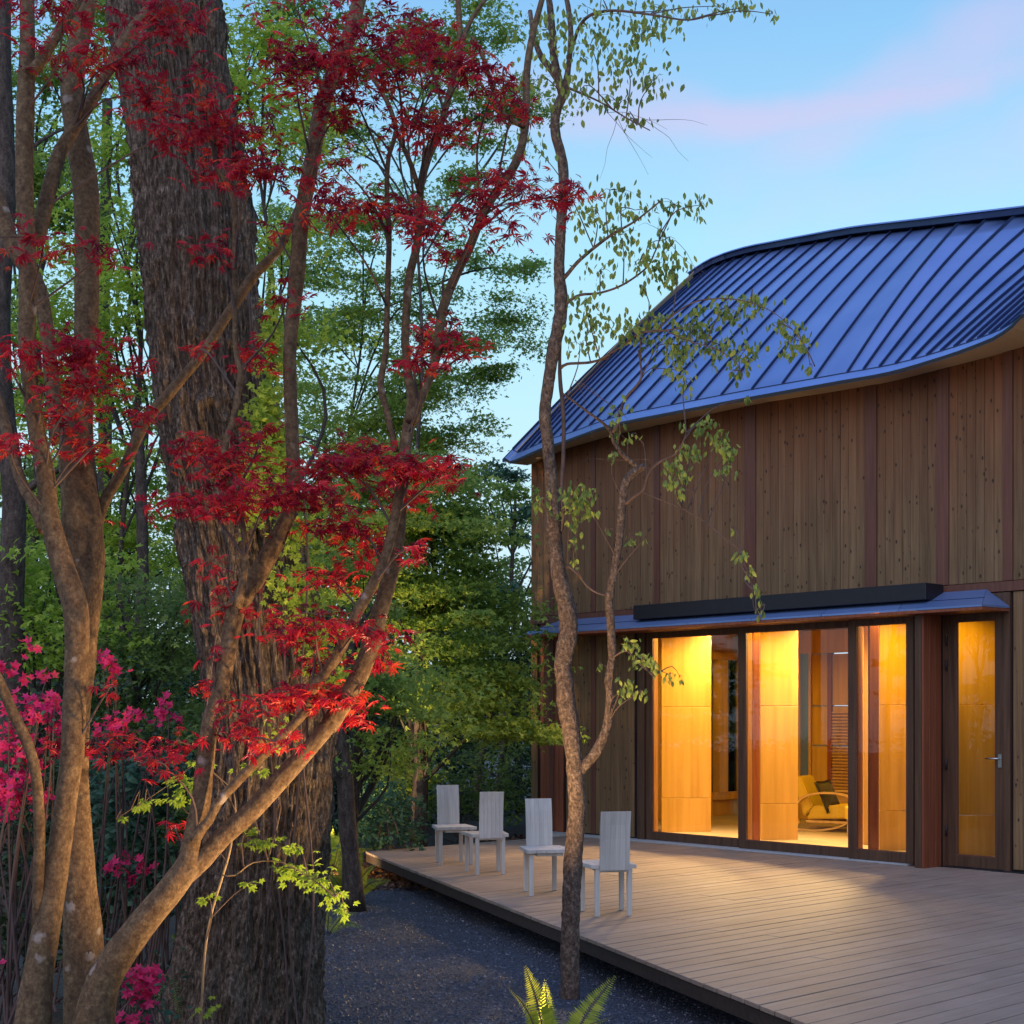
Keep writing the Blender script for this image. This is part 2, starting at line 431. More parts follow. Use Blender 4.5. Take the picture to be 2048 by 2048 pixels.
M['gravel'] = gravel_mat('dark_gravel', ((.014, .015, .024), (.042, .044, .066), (.10, .105, .145)), 75, .9)
M['soil'] = gravel_mat('forest_soil', ((.008, .006, .004), (.02, .015, .01), (.05, .035, .02)), 28, .8)
def stone_mat():
    m, n, l, b = new_mat('gravel_stone')
    g = n.new('ShaderNodeNewGeometry')
    r = ramp_node(n, [(0, (.016, .017, .027)), (.8, (.055, .057, .08)), (1, (.17, .17, .21))]); l.new(g.outputs['Random Per Island'], r.inputs[0])
    l.new(r.outputs[0], b.inputs['Base Color']); b.inputs['Roughness'].default_value = .5; return m
M['stone'] = stone_mat()
M['bark_maple'] = bark('smooth_maple_bark', (.08, .045, .026), (.13, .078, .044), (.20, .13, .072), (9, 9, 6), spots=(.34, .27, .24), spot_scale=11, bmp=.8, dist=.015, spot_size=.22)
M['bark_oak'] = bark('furrowed_oak_bark', (.036, .025, .019), (.15, .105, .08), (.36, .28, .22), (22, 22, 5), spots=None, bmp=1.0, dist=.03, moss=None)
M['bark_cherry'] = bark('cherry_bark', (.055, .038, .032), (.13, .088, .07), (.26, .19, .155), (13, 13, 9), bmp=1.0, dist=.026)
M['bark_bg'] = bark('forest_bark', (.03, .022, .02), (.07, .05, .042), (.12, .09, .075), (8, 8, 3), bmp=.5)
M['sap'] = plain('sapling_bark', (.22, .14, .07), .7, var=.3)
M['twig'] = plain('twig_bark', (.085, .05, .045), .8, var=.3)
M['twig_dark'] = plain('dark_twig_bark', (.035, .027, .025), .85, var=.3)
M['leaf_red'] = leaf_mat('red_maple_leaf', [(.13, .003, .028), (.30, .007, .034), (.48, .016, .028), (.66, .10, .02)], .38, .45)
M['leaf_cherry'] = leaf_mat('cherry_leaf', [(.11, .16, .04), (.22, .28, .06), (.38, .42, .09)], .4)
M['leaf_ygreen'] = leaf_mat('yellow_green_maple_leaf', [(.07, .14, .02), (.20, .30, .03), (.36, .42, .04)], .45)
M['leaf_a'] = leaf_mat('mid_green_leaf', [(.09, .16, .03), (.20, .30, .055), (.34, .44, .09)], .52)
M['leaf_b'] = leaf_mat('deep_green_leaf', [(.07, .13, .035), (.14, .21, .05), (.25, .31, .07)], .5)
M['leaf_c'] = leaf_mat('bright_spring_leaf', [(.15, .25, .03), (.30, .41, .05), (.46, .54, .07)], .48)
M['leaf_d'] = leaf_mat('blue_green_leaf', [(.025, .07, .045), (.05, .12, .07), (.09, .18, .085)], .3)
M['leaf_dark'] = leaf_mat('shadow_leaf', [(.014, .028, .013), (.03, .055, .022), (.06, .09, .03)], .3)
M['fern'] = leaf_mat('fern_leaf', [(.13, .19, .02), (.26, .31, .03), (.38, .40, .05)], .4)
M['azalea'] = leaf_mat('azalea_petal', [(.50, .012, .22), (.72, .03, .16), (.88, .10, .13)], .35, .5)
M['litter'] = leaf_mat('fallen_leaf', [(.10, .04, .02), (.16, .07, .03), (.24, .12, .06)], .1)

# ------------------------------------------------------------------ setting: ground, gravel bed
def ground():
    xs = np.linspace(-60, 60, 60); ys = np.linspace(-10, 170, 60)
    V = []
    for y in ys:
        for x in xs:
            V.append((x, y, GZ - .03 + (0.0 if y < 60 else (y - 60) * .03)))
    Fq = [(j * 60 + i, j * 60 + i + 1, (j + 1) * 60 + i + 1, (j + 1) * 60 + i) for j in range(59) for i in range(59)]
    o = mesh_np('ground', V, Fq, M['soil']); tag(o, 'dark forest soil stretching back beneath the trees', None, None, 'structure')
    # gravel bed
    V, Fq = [], []
    nx, ny = 70, 110
    X = np.linspace(-2.6, 5.5, nx); Y = np.linspace(1.0, 17.2, ny)
    for j, y in enumerate(Y):
        for i, x in enumerate(X):
            xx = x + (.35 * math.sin(y * 1.3) + (.9 if y > 13 else 0) * 0 if i == 0 else 0)
            z = GZ + .012 * math.sin(x * 3.1 + y * 1.7) * math.sin(y * 2.3)
            V.append((xx, y, z))
    Fq = [(j * nx + i, j * nx + i + 1, (j + 1) * nx + i + 1, (j + 1) * nx + i) for j in range(ny - 1) for i in range(nx - 1)]
    o = mesh_np('gravel_bed', V, Fq, M['gravel'], smooth=True); tag(o, 'dark grey gravel bed along the deck edge', None, None, 'structure')
    # loose stones
    n = 60000
    Yp = 7.2 + (16.8 - 7.2) * rng.random(n) ** 1.6
    Xp = -2.45 + rng.random(n) * 5.4
    base = np.array([(1, 0, 0), (0, 1, 0), (-1, 0, 0), (0, -1, 0), (0, 0, .7), (0, 0, -.7)], float)
    fc = np.array([(0, 1, 4), (1, 2, 4), (2, 3, 4), (3, 0, 4)])
    s = (.006 + .009 * rng.random((n, 1, 1)) ** 2)
    st = .6 + .8 * rng.random((n, 1, 3))
    a = rng.random(n) * 6.28; ca, sa = np.cos(a), np.sin(a)
    v = base[None] * st * s + rng.normal(0, .0012, (n, 6, 3))
    vx = v[:, :, 0] * ca[:, None] - v[:, :, 1] * sa[:, None]; vy = v[:, :, 0] * sa[:, None] + v[:, :, 1] * ca[:, None]
    zc = GZ + .012 * np.sin(Xp * 3.1 + Yp * 1.7) * np.sin(Yp * 2.3) + .002
    Vn = np.stack([vx + Xp[:, None], vy + Yp[:, None], v[:, :, 2] + zc[:, None]], -1).reshape(-1, 3)
    Tn = (fc[None] + (np.arange(n) * 6)[:, None, None]).reshape(-1, 3)
    o = mesh_np('gravel', Vn, Tn, M['stone']); tag(o, 'loose dark crushed stone covering the garden bed', None, None, 'stuff')
ground()

# ------------------------------------------------------------------ house
house = empty('house', W(0, 0, GZ), 'two-storey timber clad house with a curved blue standing seam metal roof and glowing windows', 'house')
H = lambda mb, name, mat, par=None, bev=0.0: mb.build(name, mat, par or house, bev)
S_L = s_at(1062)                    # left corner of the facade
S_R = 6.2
wall_top = [(1000, 945), (1062, 929), (1127, 899), (1220, 872), (1336, 846), (1500, 811), (1548, 802), (1677, 782), (1781, 764), (1884, 738), (1988, 711), (2048, 693), (2110, 672), (2300, 600)]
wt_s = [s_at(x) for x, y in wall_top]; wt_z = [z_at(x, y) for x, y in wall_top]
def ztop(s): return float(np.interp(s, wt_s, wt_z)) if s < wt_s[-1] else wt_z[-1]
# backing wall (dark) just behind the planks, with the openings left out
mb = MB()
OPEN_L, OPEN_R, DOOR_L, DOOR_R = s_at(1292), s_at(1829), s_at(1893), s_at(2011)
ZT = 2.98
def back(s0, s1, z0, z1f):
    n = max(1, int((s1 - s0) / .3))
    for i in range(n):
        a, b = s0 + (s1 - s0) * i / n, s0 + (s1 - s0) * (i + 1) / n
        za = z1f if not callable(z1f) else z1f(a); zb = z1f if not callable(z1f) else z1f(b)
        mb.hexa([W(a, -.03, z0), W(b, -.03, z0), W(b, -.12, z0), W(a, -.12, z0), W(a, -.03, za), W(b, -.03, zb), W(b, -.12, zb), W(a, -.12, za)])
back(S_L, OPEN_L, GZ, ZT); back(OPEN_R, DOOR_L, GZ, ZT); back(DOOR_R, S_R, GZ, ZT)
back(S_L, S_R, ZT, lambda s: ztop(s) + .05)
back(OPEN_L, OPEN_R, GZ, -.01); back(DOOR_L, DOOR_R, GZ, -.01)
H(mb, 'wall_backing', M['metal_dark'])
# other walls so the volume is closed
DEPTH = 7.5
def side_d(x, s=None):
    s = S_L + .12 if s is None else s
    B = P0 + U * s; r = (x - 1024) / F
    return (r * B[1] - B[0]) / (N[0] - r * N[1])
wa_, wb_ = min(side_d(1424), side_d(1492)), max(side_d(1424), side_d(1492))
wa_ = max(wa_, .4); wb_ = min(wb_ + .6, DEPTH - .5)
mb = MB(); mb.wbox(S_L, S_L + .12, -wa_, -.13, GZ, 5.0); mb.wbox(S_L, S_L + .12, -DEPTH, -wb_, GZ, 5.0)
mb.wbox(S_L, S_L + .12, -wb_, -wa_, GZ, .36); mb.wbox(S_L, S_L + .12, -wb_, -wa_, 2.72, 5.0)
H(mb, 'side_wall', M['ply'])
sw = MB(); sw.wbox(S_L + .02, S_L + .18, -wb_, -wa_, .30, .42); sw.wbox(S_L + .02, S_L + .18, -wb_, -wa_, 2.66, 2.78)
for xa_, xb_ in ((1432, 1449), (1478, 1484)):
    sw.wbox(S_L + .02, S_L + .2, -side_d(xb_), -side_d(xa_), .42, 2.66)
so = H(sw, 'side_window', M['ply'])
sg = MB(); sg.wbox(S_L + .05, S_L + .058, -wb_, -wa_, .38, 2.70); sgo = sg.build('glass_pane', M['glass'], None); sgo.parent = so
mb = MB(); mb.wbox(S_R - .12, S_R, -DEPTH, -.13, GZ, 6); H(mb, 'side_wall', M['wall'])
# upper planks and trims
TRIMS = [(1099, 1108), (1182, 1191), (1308, 1320), (1489, 1512), (1730, 1754), (1873, 1898), (2006, 2026)]
tr = [(s_at(a), s_at(b)) for a, b in TRIMS] + [(3.6, 3.78), (5.2, 5.38)]
BAND0, BAND1 = 3.07, 3.18
def plank(s0, s1, z0, za, zb, mat, name, off=0.0, th=.03, bev=.004):
    m = MB(); m.hexa([W(s0, off, z0), W(s1, off, z0), W(s1, off - th, z0), W(s0, off - th, z0), W(s0, off, za), W(s1, off, zb), W(s1, off - th, zb), W(s0, off - th, za)])
    return H(m, name, mat, None, bev)
edges = [S_L] + [x for t in tr for x in t] + [S_R]
for i in range(0, len(edges), 2):
    a, b = edges[i], edges[i + 1]
    if b - a < .05: continue
    n = max(1, round((b - a) / .118))
    w_ = (b - a) / n
    for k in range(n):
        j = rnd.uniform(-.004, .004)
        s0, s1 = a + k * w_ + .0018, a + (k + 1) * w_ - .0018
        plank(s0, s1, BAND1 + .006, ztop(s0) + .04, ztop(s1) + .04, M['wall'], 'wall_plank', off=rnd.uniform(-.002, .002))
        XR = s_at(2024)
        if s1 > XR + .03 or s1 < OPEN_L - .14:
            if s1 > XR: s0 = max(s0, XR)
            ov = s0 < s_at(1126) and s1 > s_at(1080)
            if not ov:
                plank(s0, s1, GZ + .02 if s0 < -4.6 else .03, BAND0 - .006, BAND0 - .006, M['wall'], 'wall_plank', off=rnd.uniform(-.002, .002))
for a, b in tr:
    plank(a + .002, b - .002, BAND1 + .006, ztop(a) + .04, ztop(b) + .04, M['trim'], 'trim_board', off=.014)
    if a > s_at(2023) or b < OPEN_L - .14:
        plank(a + .002, b - .002, .03, BAND0 - .006, BAND0 - .006, M['trim'], 'trim_board', off=.014)
mb = MB(); mb.wbox(S_L, S_R, -.03, .02, BAND0, BAND1); H(mb, 'belt_rail', M['trim'], None, .004)
# red panelled recess left of the planks
a, b = s_at(1080), s_at(1126)
for k in range(5):
    plank(a + (b - a) * k / 5 + .003, a + (b - a) * (k + 1) / 5 - .003, .0, BAND0 - .006, BAND0 - .006, M['redwood'], 'red_plank', off=-.004)
# concrete sill strip
mb = MB(); mb.wbox(s_at(1104), s_at(1836), -.10, .22, -.06, .012); H(mb, 'concrete_sill', M['concrete'], None, .003)
mb = MB(); mb.wbox(DOOR_L, S_R, -.10, .06, -.06, .010); H(mb, 'threshold', M['metal_dark'], None, .003)

# sliding doors (three panels on three tracks) and the hinged door
def leaf_door(x0, g0, g1, x1, off, z0, gz0, gz1, z1, name, label=None):
    s0, a, b, s1 = (s_at(v, off) for v in (x0, g0, g1, x1))
    m = MB(); t = .06
    m.wbox(s0, a, off - t, off, z0, z1); m.wbox(b, s1, off - t, off, z0, z1)
    m.wbox(a, b, off - t, off, z0, gz0); m.wbox(a, b, off - t, off, gz1, z1)
    o = H(m, name, M['frame'])
    if label: o['label'] = label
    g = MB(); g.wbox(a, b, off - t * .5 - .004, off - t * .5 + .004, gz0, gz1); g.build('glass_pane', M['glass'], None)
    gp = bpy.data.objects[-1] if False else None
    return o, (s0, a, b, s1)
def add_sub(o, parent):      # sub-part: parent part sits at identity under house
    o.parent = parent; o.matrix_parent_inverse = (Matrix.Translation(house.location)).inverted() if False else Matrix.Identity(4)
    return o
def door(x0, g0, g1, x1, off, z0, gz0, gz1, z1, name, lab):
    s0, a, b, s1 = (s_at(v, off) for v in (x0, g0, g1, x1))
    m = MB(); t = .06
    m.wbox(s0, a, off - t, off, z0, z1); m.wbox(b, s1, off - t, off, z0, z1)
    m.wbox(a, b, off - t, off - .002, z0, gz0); m.wbox(a, b, off - t, off - .002, gz1, z1)
    o = H(m, name, M['frame'], None, .003); o['label'] = lab
    g = MB(); g.wbox(a - .01, b + .01, off - t * .5 - .004, off - t * .5 + .004, gz0 - .01, gz1 + .01)
    gp = g.build('glass_pane', M['glass'], None); add_sub(gp, o)
    bd = MB()
    for (p, q, r_, w_) in ((a, a + .012, gz0, gz1), (b - .012, b, gz0, gz1)):
        bd.wbox(p, q, off - .02, off - .006, r_, w_)
    bd.wbox(a + .012, b - .012, off - .02, off - .006, gz0, gz0 + .012); bd.wbox(a + .012, b - .012, off - .02, off - .006, gz1 - .012, gz1)
    bo = bd.build('glazing_bead', M['trim'], None); add_sub(bo, o)
    return o, a, b
ZG1 = 2.775
d1, _, _ = door(1292, 1303, 1477, 1485, .00, .013, .12, ZG1, 2.93, 'sliding_door', 'leftmost sliding glass door panel')
d2, _, _ = door(1477, 1490, 1697, 1704, .07, .013, .12, ZG1, 2.93, 'sliding_door', 'middle sliding glass door panel')
d3, _, _ = door(1697, 1711, 1813, 1827, .16, .013, .13, ZG1, 2.90, 'sliding_door', 'right hand narrow sliding glass door panel')
mb = MB(); mb.wbox(OPEN_L - .02, s_at(1829, .2) - .01, -.12, .22, 2.935, 3.06); H(mb, 'door_header', M['frame'])
mb = MB(); mb.wbox(OPEN_L - .14, OPEN_L - .01, -.1, .03, .012, 3.06); H(mb, 'jamb', M['frame'], None, .003)
# end column with red inner face
CO = .38
s0, s1 = s_at(1829, CO), s_at(1843, CO)
mb = MB(); mb.wbox(s0, s1, -.04, CO, .0, 2.86); H(mb, 'end_post', M['frame'], None, .003)
mb = MB()
hx = (s1 + .004, s1 + .022)
for k in range(3):
    o0 = .0 + CO / 3 * k; m = MB(); m.wbox(hx[0], hx[1], o0 + .003, o0 + CO / 3 - .003, .0, 2.86); H(m, 'red_plank', M['redwood'], None, .002)
# hinged door on the wall plane
hd, ha, hb = door(1896, 1912, 1991, 2008, .0, .012, .14, 2.77, 2.90, 'hinged_door', 'narrow hinged glass door at the far right with a lever handle')
mb = MB(); mb.wbox(s1 + .03, s_at(1895), -.1, -.01, .0, 3.0); mb.wbox(s_at(2009), s_at(2022), -.1, .02, .0, 3.06); mb.wbox(s_at(1895), s_at(2009), -.1, .015, 2.905, 3.06)
H(mb, 'door_frame', M['frame'])
for z in (2.50, 2.22, 1.1, .35):
    p = W(s_at(1894), .02)
    V, Q = tube_arrays([(p[0], p[1], z, .011), (p[0], p[1], z + .06, .011), (p[0], p[1], z + .12, .011)], 8)
    o = mesh_np('hinge', V, Q, M['metal_dark'], None, True); add_sub(o, hd)
hs, he = s_at(2000), s_at(1976)
hz = CAMZ - 84 / F * 15.7
lv = []
for (q0, q1, o0, o1, r) in ((hs, hs, .0, .06, .009), (hs + .005, he, .055, .055, .009)):
    A_, B_ = W(q0, o0, hz), W(q1, o1, hz); C_ = (A_ + B_) / 2
    lv.append(tube_arrays([(*A_, r), (*C_, r), (*B_, r)], 8))
V, Q = join_arr(lv); o = mesh_np('handle', V, Q, M['steel'], None, True); add_sub(o, hd)
m = MB(); m.wbox(hs - .02, hs + .02, .0, .012, hz - .10, hz + .05); o = m.build('lock_plate', M['steel'], None, .003); add_sub(o, hd)

# entrance canopy: folded metal with hipped ends
EZ, TZ, CP = 2.88, 3.085, .52
cl, crr = s_at(1047, CP), s_at(1965, CP)
tl, trr = s_at(1125) - .0, s_at(1975)
def canopy():
    e = [W(cl, CP, EZ), W(crr, CP, EZ), W(s_at(2022), .03, EZ), W(s_at(1062) - .25, .03, EZ)]
    t = [W(tl, .022, TZ), W(trr, .022, TZ)]
    ms = MB()
    n = 7
    for k in range(n):     # front pans
        f0, f1 = k / n, (k + 1) / n
        L = lambda p, q, f: np.array(p) * (1 - f) + np.array(q) * f
        a_, b_, c_, d_ = L(e[0], e[1], f0), L(e[0], e[1], f1), L(t[0], t[1], f1), L(t[0], t[1], f0)
        up = np.array([0, 0, .022])
        m = MB(); g = (b_ - a_) / np.linalg.norm(b_ - a_) * .004
        m.hexa([a_ + g, b_ - g, c_ - g, d_ + g, a_ + g + up, b_ - g + up, c_ - g + up, d_ + g + up]); H(m, 'canopy_panel', M['roof'])
    up = np.array([0, 0, .022])
    for tri in ((e[1], e[2], t[1]), (e[3], e[0], t[0])):
        m = MB(); v = [tuple(p) for p in tri] + [tuple(np.array(p) + up) for p in tri]
        m.v = v; m.f = [(2, 1, 0), (3, 4, 5), (0, 1, 4, 3), (1, 2, 5, 4), (2, 0, 3, 5)]; H(m, 'canopy_panel', M['roof'])
    m = MB(); d = np.array([0, 0, -.03])
    q = [e[0], e[1], e[2], e[3]]
    q = [np.array(p) + np.array([0, 0, -.004]) for p in q]
    m.hexa([q[0] + d, q[1] + d, q[2] + d, q[3] + d, q[0], q[1], q[2], q[3]]); H(m, 'canopy_soffit', M['redwood'])
    # lock seams across the canopy front
    for f in (.42,):
        m = MB(); A_ = np.array(e[0]) * (1 - f) + np.array(t[0]) * f + up; B_ = np.array(e[1]) * (1 - f) + np.array(t[1]) * f + up
        nn = np.array([*(-N * .012), .0])
        m.hexa([A_, B_, B_ - nn, A_ - nn, A_ + [0, 0, .008], B_ + [0, 0, .008], B_ - nn + [0, 0, .008], A_ - nn + [0, 0, .008]]); H(m, 'canopy_seam', M['seam'])
canopy()
mb = MB(); mb.wbox(s_at(1266, .40), s_at(1851, .40), .03, .40, 3.005, 3.195); H(mb, 'awning_box', M['metal_dark'], None, .006)

# ---- roof
eave = [(1010, 917), (1022, 924), (1080, 899), (1127, 884), (1220, 851), (1336, 827), (1492, 797), (1548, 787), (1677, 764), (1781, 745), (1884, 715), (1936, 697), (1988, 676), (2014, 659), (2035, 642), (2048, 625), (2080, 596)]
ridge = [(1381, 562), (1433, 530), (1497, 509), (1548, 499), (1648, 481), (1729, 468), (1871, 453), (2040, 433), (2300, 404), (2700, 372)]
def poff(x): return float(np.interp(x, [1010, 1900, 1988, 2048, 2080], [.45, .50, .60, .78, .85]))
pairs = [(1010, 1385), (1020, 1400), (1030, 1415), (1045, 1433), (1062, 1456), (1083, 1474), (1105, 1497), (1130, 1521), (1163, 1547), (1200, 1574), (1240, 1604), (1280, 1639), (1328, 1672), (1377, 1708), (1429, 1745), (1491, 1787), (1553, 1829), (1618, 1874), (1685, 1918), (1716, 1972), (1747, 2029), (1778, 2090), (1809, 2152), (1837, 2215), (1864, 2280), (1891, 2345), (1917, 2410), (1939, 2475), (1962, 2540), (1985, 2600), (2005, 2650), (2025, 2700), (2042, 2750)]
def smooth_curve(c):
    d = crom([(a, b, 0) for a, b in c], 4); return d[:, 0], d[:, 1]
EX, EY = smooth_curve(eave); RX, RY = smooth_curve(ridge)
rl = []
for xe, xr in pairs:
    p = poff(xe); ye = np.interp(xe, EX, EY)
    s = s_at(xe, p); E = W(s, p, z_at(xe, ye, p))
    yr = np.interp(xr, RX, RY)
    r = (xr - 1024) / F
    q = (r * E[1] - E[0]) / (N[0] - r * N[1])
    q = min(q, 4.8)
    R = np.array([E[0] + N[0] * q, E[1] + N[1] * q, 0]); R[2] = CAMZ + (HY - yr) / F * R[1]
    rl.append((E, R))
for k in range(1, 9):      # beyond the frame
    E, R = rl[-1]
    rl.append((E + np.array([U[0] * .33, U[1] * .33, .07]), R + np.array([U[0] * .30, U[1] * .30, -.01])))
def rp(i, t):
    E, R = rl[i]; P = E * (1 - t) + R * t
    P = P.copy(); P[2] += .10 * math.sin(math.pi * t) * 1.0
    return P
NT = 8
for i in range(len(rl) - 1):
    v, f = [], []
    for k in range(NT + 1):
        t = k / NT
        for j in (i, i + 1): v.append(rp(j, t))
    for k in range(NT + 1):
        t = k / NT
        for j in (i, i + 1): v.append(rp(j, t) - np.array([0, 0, .03]))
    o_ = 2 * (NT + 1)
    for k in range(NT):
        a_ = 2 * k
        f.append((a_, a_ + 1, a_ + 3, a_ + 2)); f.append((o_ + a_ + 2, o_ + a_ + 3, o_ + a_ + 1, o_ + a_))
    f.append((0, o_, o_ + 1, 1)); f.append((2 * NT, 2 * NT + 1, o_ + 2 * NT + 1, o_ + 2 * NT))
    m = MB(); m.v = [tuple(q) for q in v]; m.f = f; H(m, 'roof_panel', M['roof']).data.polygons.foreach_set('use_smooth', [True] * len(f))
    m = MB()
    ks = [.035 + (1 - .035) * k / NT for k in range(NT + 1)]
    hw = U * .0085
    for k in range(NT):
        A_, B_ = rp(i, ks[k]), rp(i, ks[k + 1]); w3 = np.array([hw[0], hw[1], 0]); up = np.array([0, 0, .042])
        m.hexa([A_ - w3, A_ + w3, B_ + w3, B_ - w3, A_ - w3 + up, A_ + w3 + up, B_ + w3 + up, B_ - w3 + up])
    H(m, 'standing_seam', M['seam'])
# eave flashing, drip edge, soffit, ridge cap
fl, dr, sf, rc, rc2, bk, cr2 = MB(), MB(), MB(), MB(), MB(), MB(), MB()
for i in range(len(rl) - 1):
    A0, B0 = rp(i, .0), rp(i + 1, .0); A1, B1 = rp(i, .035), rp(i + 1, .035); up = np.array([0, 0, .006]); up2 = np.array([0, 0, .012])
    fl.hexa([A0 + up, B0 + up, B1 + up, A1 + up, A0 + up2, B0 + up2, B1 + up2, A1 + up2])
    cr2.hexa([A1 + up2 * 1.1, B1 + up2 * 1.1, B1 * .9 + rp(i + 1, .04) * .1 + up2 * 1.1, A1 * .9 + rp(i, .04) * .1 + up2 * 1.1,
              A1 + up2 * 2.2, B1 + up2 * 2.2, B1 * .9 + rp(i + 1, .04) * .1 + up2 * 2.2, A1 * .9 + rp(i, .04) * .1 + up2 * 2.2])
    o3 = np.array([-N[0] * .008, -N[1] * .008, 0]); dn = np.array([0, 0, -.022])
    dr.hexa([A0 + o3 + dn, B0 + o3 + dn, B0 + dn, A0 + dn, A0 + o3 + up2, B0 + o3 + up2, B0 + up2, A0 + up2])
    # soffit from the drip edge back to the wall head
    sa = float((A0[:2] - P0).dot(U)); sb = float((B0[:2] - P0).dot(U))
    wa, wb = W(sa, .0, ztop(sa)), W(sb, .0, ztop(sb)); t3 = np.array([0, 0, .03])
    if sa > S_L - .9:
        sf.hexa([A0 + dn, B0 + dn, wb, wa, A0 + dn + t3 * .6, B0 + dn + t3 * .6, wb + t3, wa + t3])
    A9, B9 = rp(i, 1.0), rp(i + 1, 1.0); n3 = np.array([N[0], N[1], 0])
    rc.hexa([A9 - n3 * .10, B9 - n3 * .10, B9 + n3 * .2, A9 + n3 * .2, A9 - n3 * .10 + [0, 0, .075], B9 - n3 * .10 + [0, 0, .075], B9 + n3 * .2 + [0, 0, .075], A9 + n3 * .2 + [0, 0, .075]])
    rc2.hexa([A9 - n3 * .14 + [0, 0, .078], B9 - n3 * .14 + [0, 0, .078], B9 + n3 * .3 + [0, 0, .078], A9 + n3 * .3 + [0, 0, .078], A9 - n3 * .13 + [0, 0, .10], B9 - n3 * .13 + [0, 0, .10], B9 + n3 * .2 + [0, 0, .17], A9 + n3 * .2 + [0, 0, .17]])
    bk.quad(A9 + n3 * .2, B9 + n3 * .2, B9 + n3 * 3.6 + [0, 0, -2.6], A9 + n3 * 3.6 + [0, 0, -2.6])
H(fl, 'eave_flashing', M['roof']); H(cr2, 'flashing_lip', M['seam']); H(dr, 'drip_edge', M['metal_dark']); H(sf, 'soffit', M['soffit']); H(rc, 'ridge_vent', M['seam']); H(rc2, 'ridge_cap', M['roof']); H(bk, 'rear_roof_slope', M['roof'])
# verge closing the left end of the roof
m = MB(); dn = np.array([0, 0, -.05]); u3 = np.array([-U[0] * .06, -U[1] * .06, 0])
for k in range(NT):
    A_, B_ = rp(0, k / NT), rp(0, (k + 1) / NT)
    m.hexa([A_ + u3 + dn, A_ + dn, B_ + dn, B_ + u3 + dn, A_ + u3, A_, B_, B_ + u3])
H(m, 'verge_trim', M['seam'])
# gable soffit: closes the end between the verge and the side wall
m = MB()
for k in range(NT):
    A_, B_ = rp(0, k / NT) + np.array([0, 0, -.05]), rp(0, (k + 1) / NT) + np.array([0, 0, -.05])
    ga = W(S_L, -(float((A_[:2] - P0).dot(N))), 0); gb = W(S_L, -(float((B_[:2] - P0).dot(N))), 0)
    ga[2] = rp(5, k / NT)[2] - .06; gb[2] = rp(5, (k + 1) / NT)[2] - .06
    m.hexa([A_ - [0, 0, .02], ga - [0, 0, .02], gb - [0, 0, .02], B_ - [0, 0, .02], A_, ga, gb, B_])
H(m, 'gable_soffit', M['soffit'])
m = MB()
for k in range(NT):
    pa, pb = rp(5, k / NT), rp(5, (k + 1) / NT)
    oa, ob = -(float((pa[:2] - P0).dot(N))), -(float((pb[:2] - P0).dot(N)))
    if oa > -.14: continue
    m.hexa([W(S_L, oa, 5.0), W(S_L + .12, oa, 5.0), W(S_L + .12, ob, 5.0), W(S_L, ob, 5.0), W(S_L, oa, pa[2] - .06), W(S_L + .12, oa, pa[2] - .06), W(S_L + .12, ob, pb[2] - .06), W(S_L, ob, pb[2] - .06)])
H(m, 'gable_wall', M['wall'])

# ---- interior
m = MB(); m.wbox(S_L + .15, S_R - .15, -DEPTH, -.13, -.05, .035); H(m, 'interior_floor', M['floor'])
m = MB(); m.wbox(S_L + .15, S_R - .15, -DEPTH, -.13, 3.10, 3.16); H(m, 'ceiling', M['ply'])
def ipanel(x0, x1, d0, d1, z0, z1, th=.05, name='plywood_panel', mat='ply'):
    """interior board between two pixel columns; d = metres inside the facade plane"""
    A_ = W(s_at(x0, -d0), -d0); B_ = W(s_at(x1, -d1), -d1)
    v = (B_ - A_)[:2]; v /= np.linalg.norm(v); nn = np.array([-v[1], v[0]]) * th
    m = MB(); q = lambda p, z, o=0: np.array([p[0] + nn[0] * o, p[1] + nn[1] * o, z])
    m.hexa([q(A_, z0), q(B_, z0), q(B_, z0, 1), q(A_, z0, 1), q(A_, z1), q(B_, z1), q(B_, z1, 1), q(A_, z1, 1)])
    return H(m, name, M[mat], None, .003)
for (x0, x1, d0, d1) in ((1323, 1422, .90, 1.45), (1521, 1596, .90, 1.3), (1759, 1820, .85, 1.15), (1903, 2000, .75, 1.3)):
    for z0, z1 in ((.035, .52), (.526, 1.84), (1.846, 3.09)):
        ipanel(x0, x1, d0, d1, z0, z1)
# return boards at the near edge of each fin (darker red edge in the photo)
for (x0, x1, d0, d1) in ((1303, 1316, .18, .30), (1490, 1505, .18, .30), (1714, 1726, .3, .45)):
    ipanel(x0, x1, d0, d1, .035, 3.09, name='inner_jamb', mat='jamb')
for (x0, x1, d0, d1) in ((1506, 1520, .35, .45), (1739, 1758, .35, .45)):
    ipanel(x0, x1, d0, d1, .035, 3.09, name='inner_post', mat='redwood')
ipanel(1727, 1737, 1.3, 1.35, .035, 3.09, name='plywood_panel')
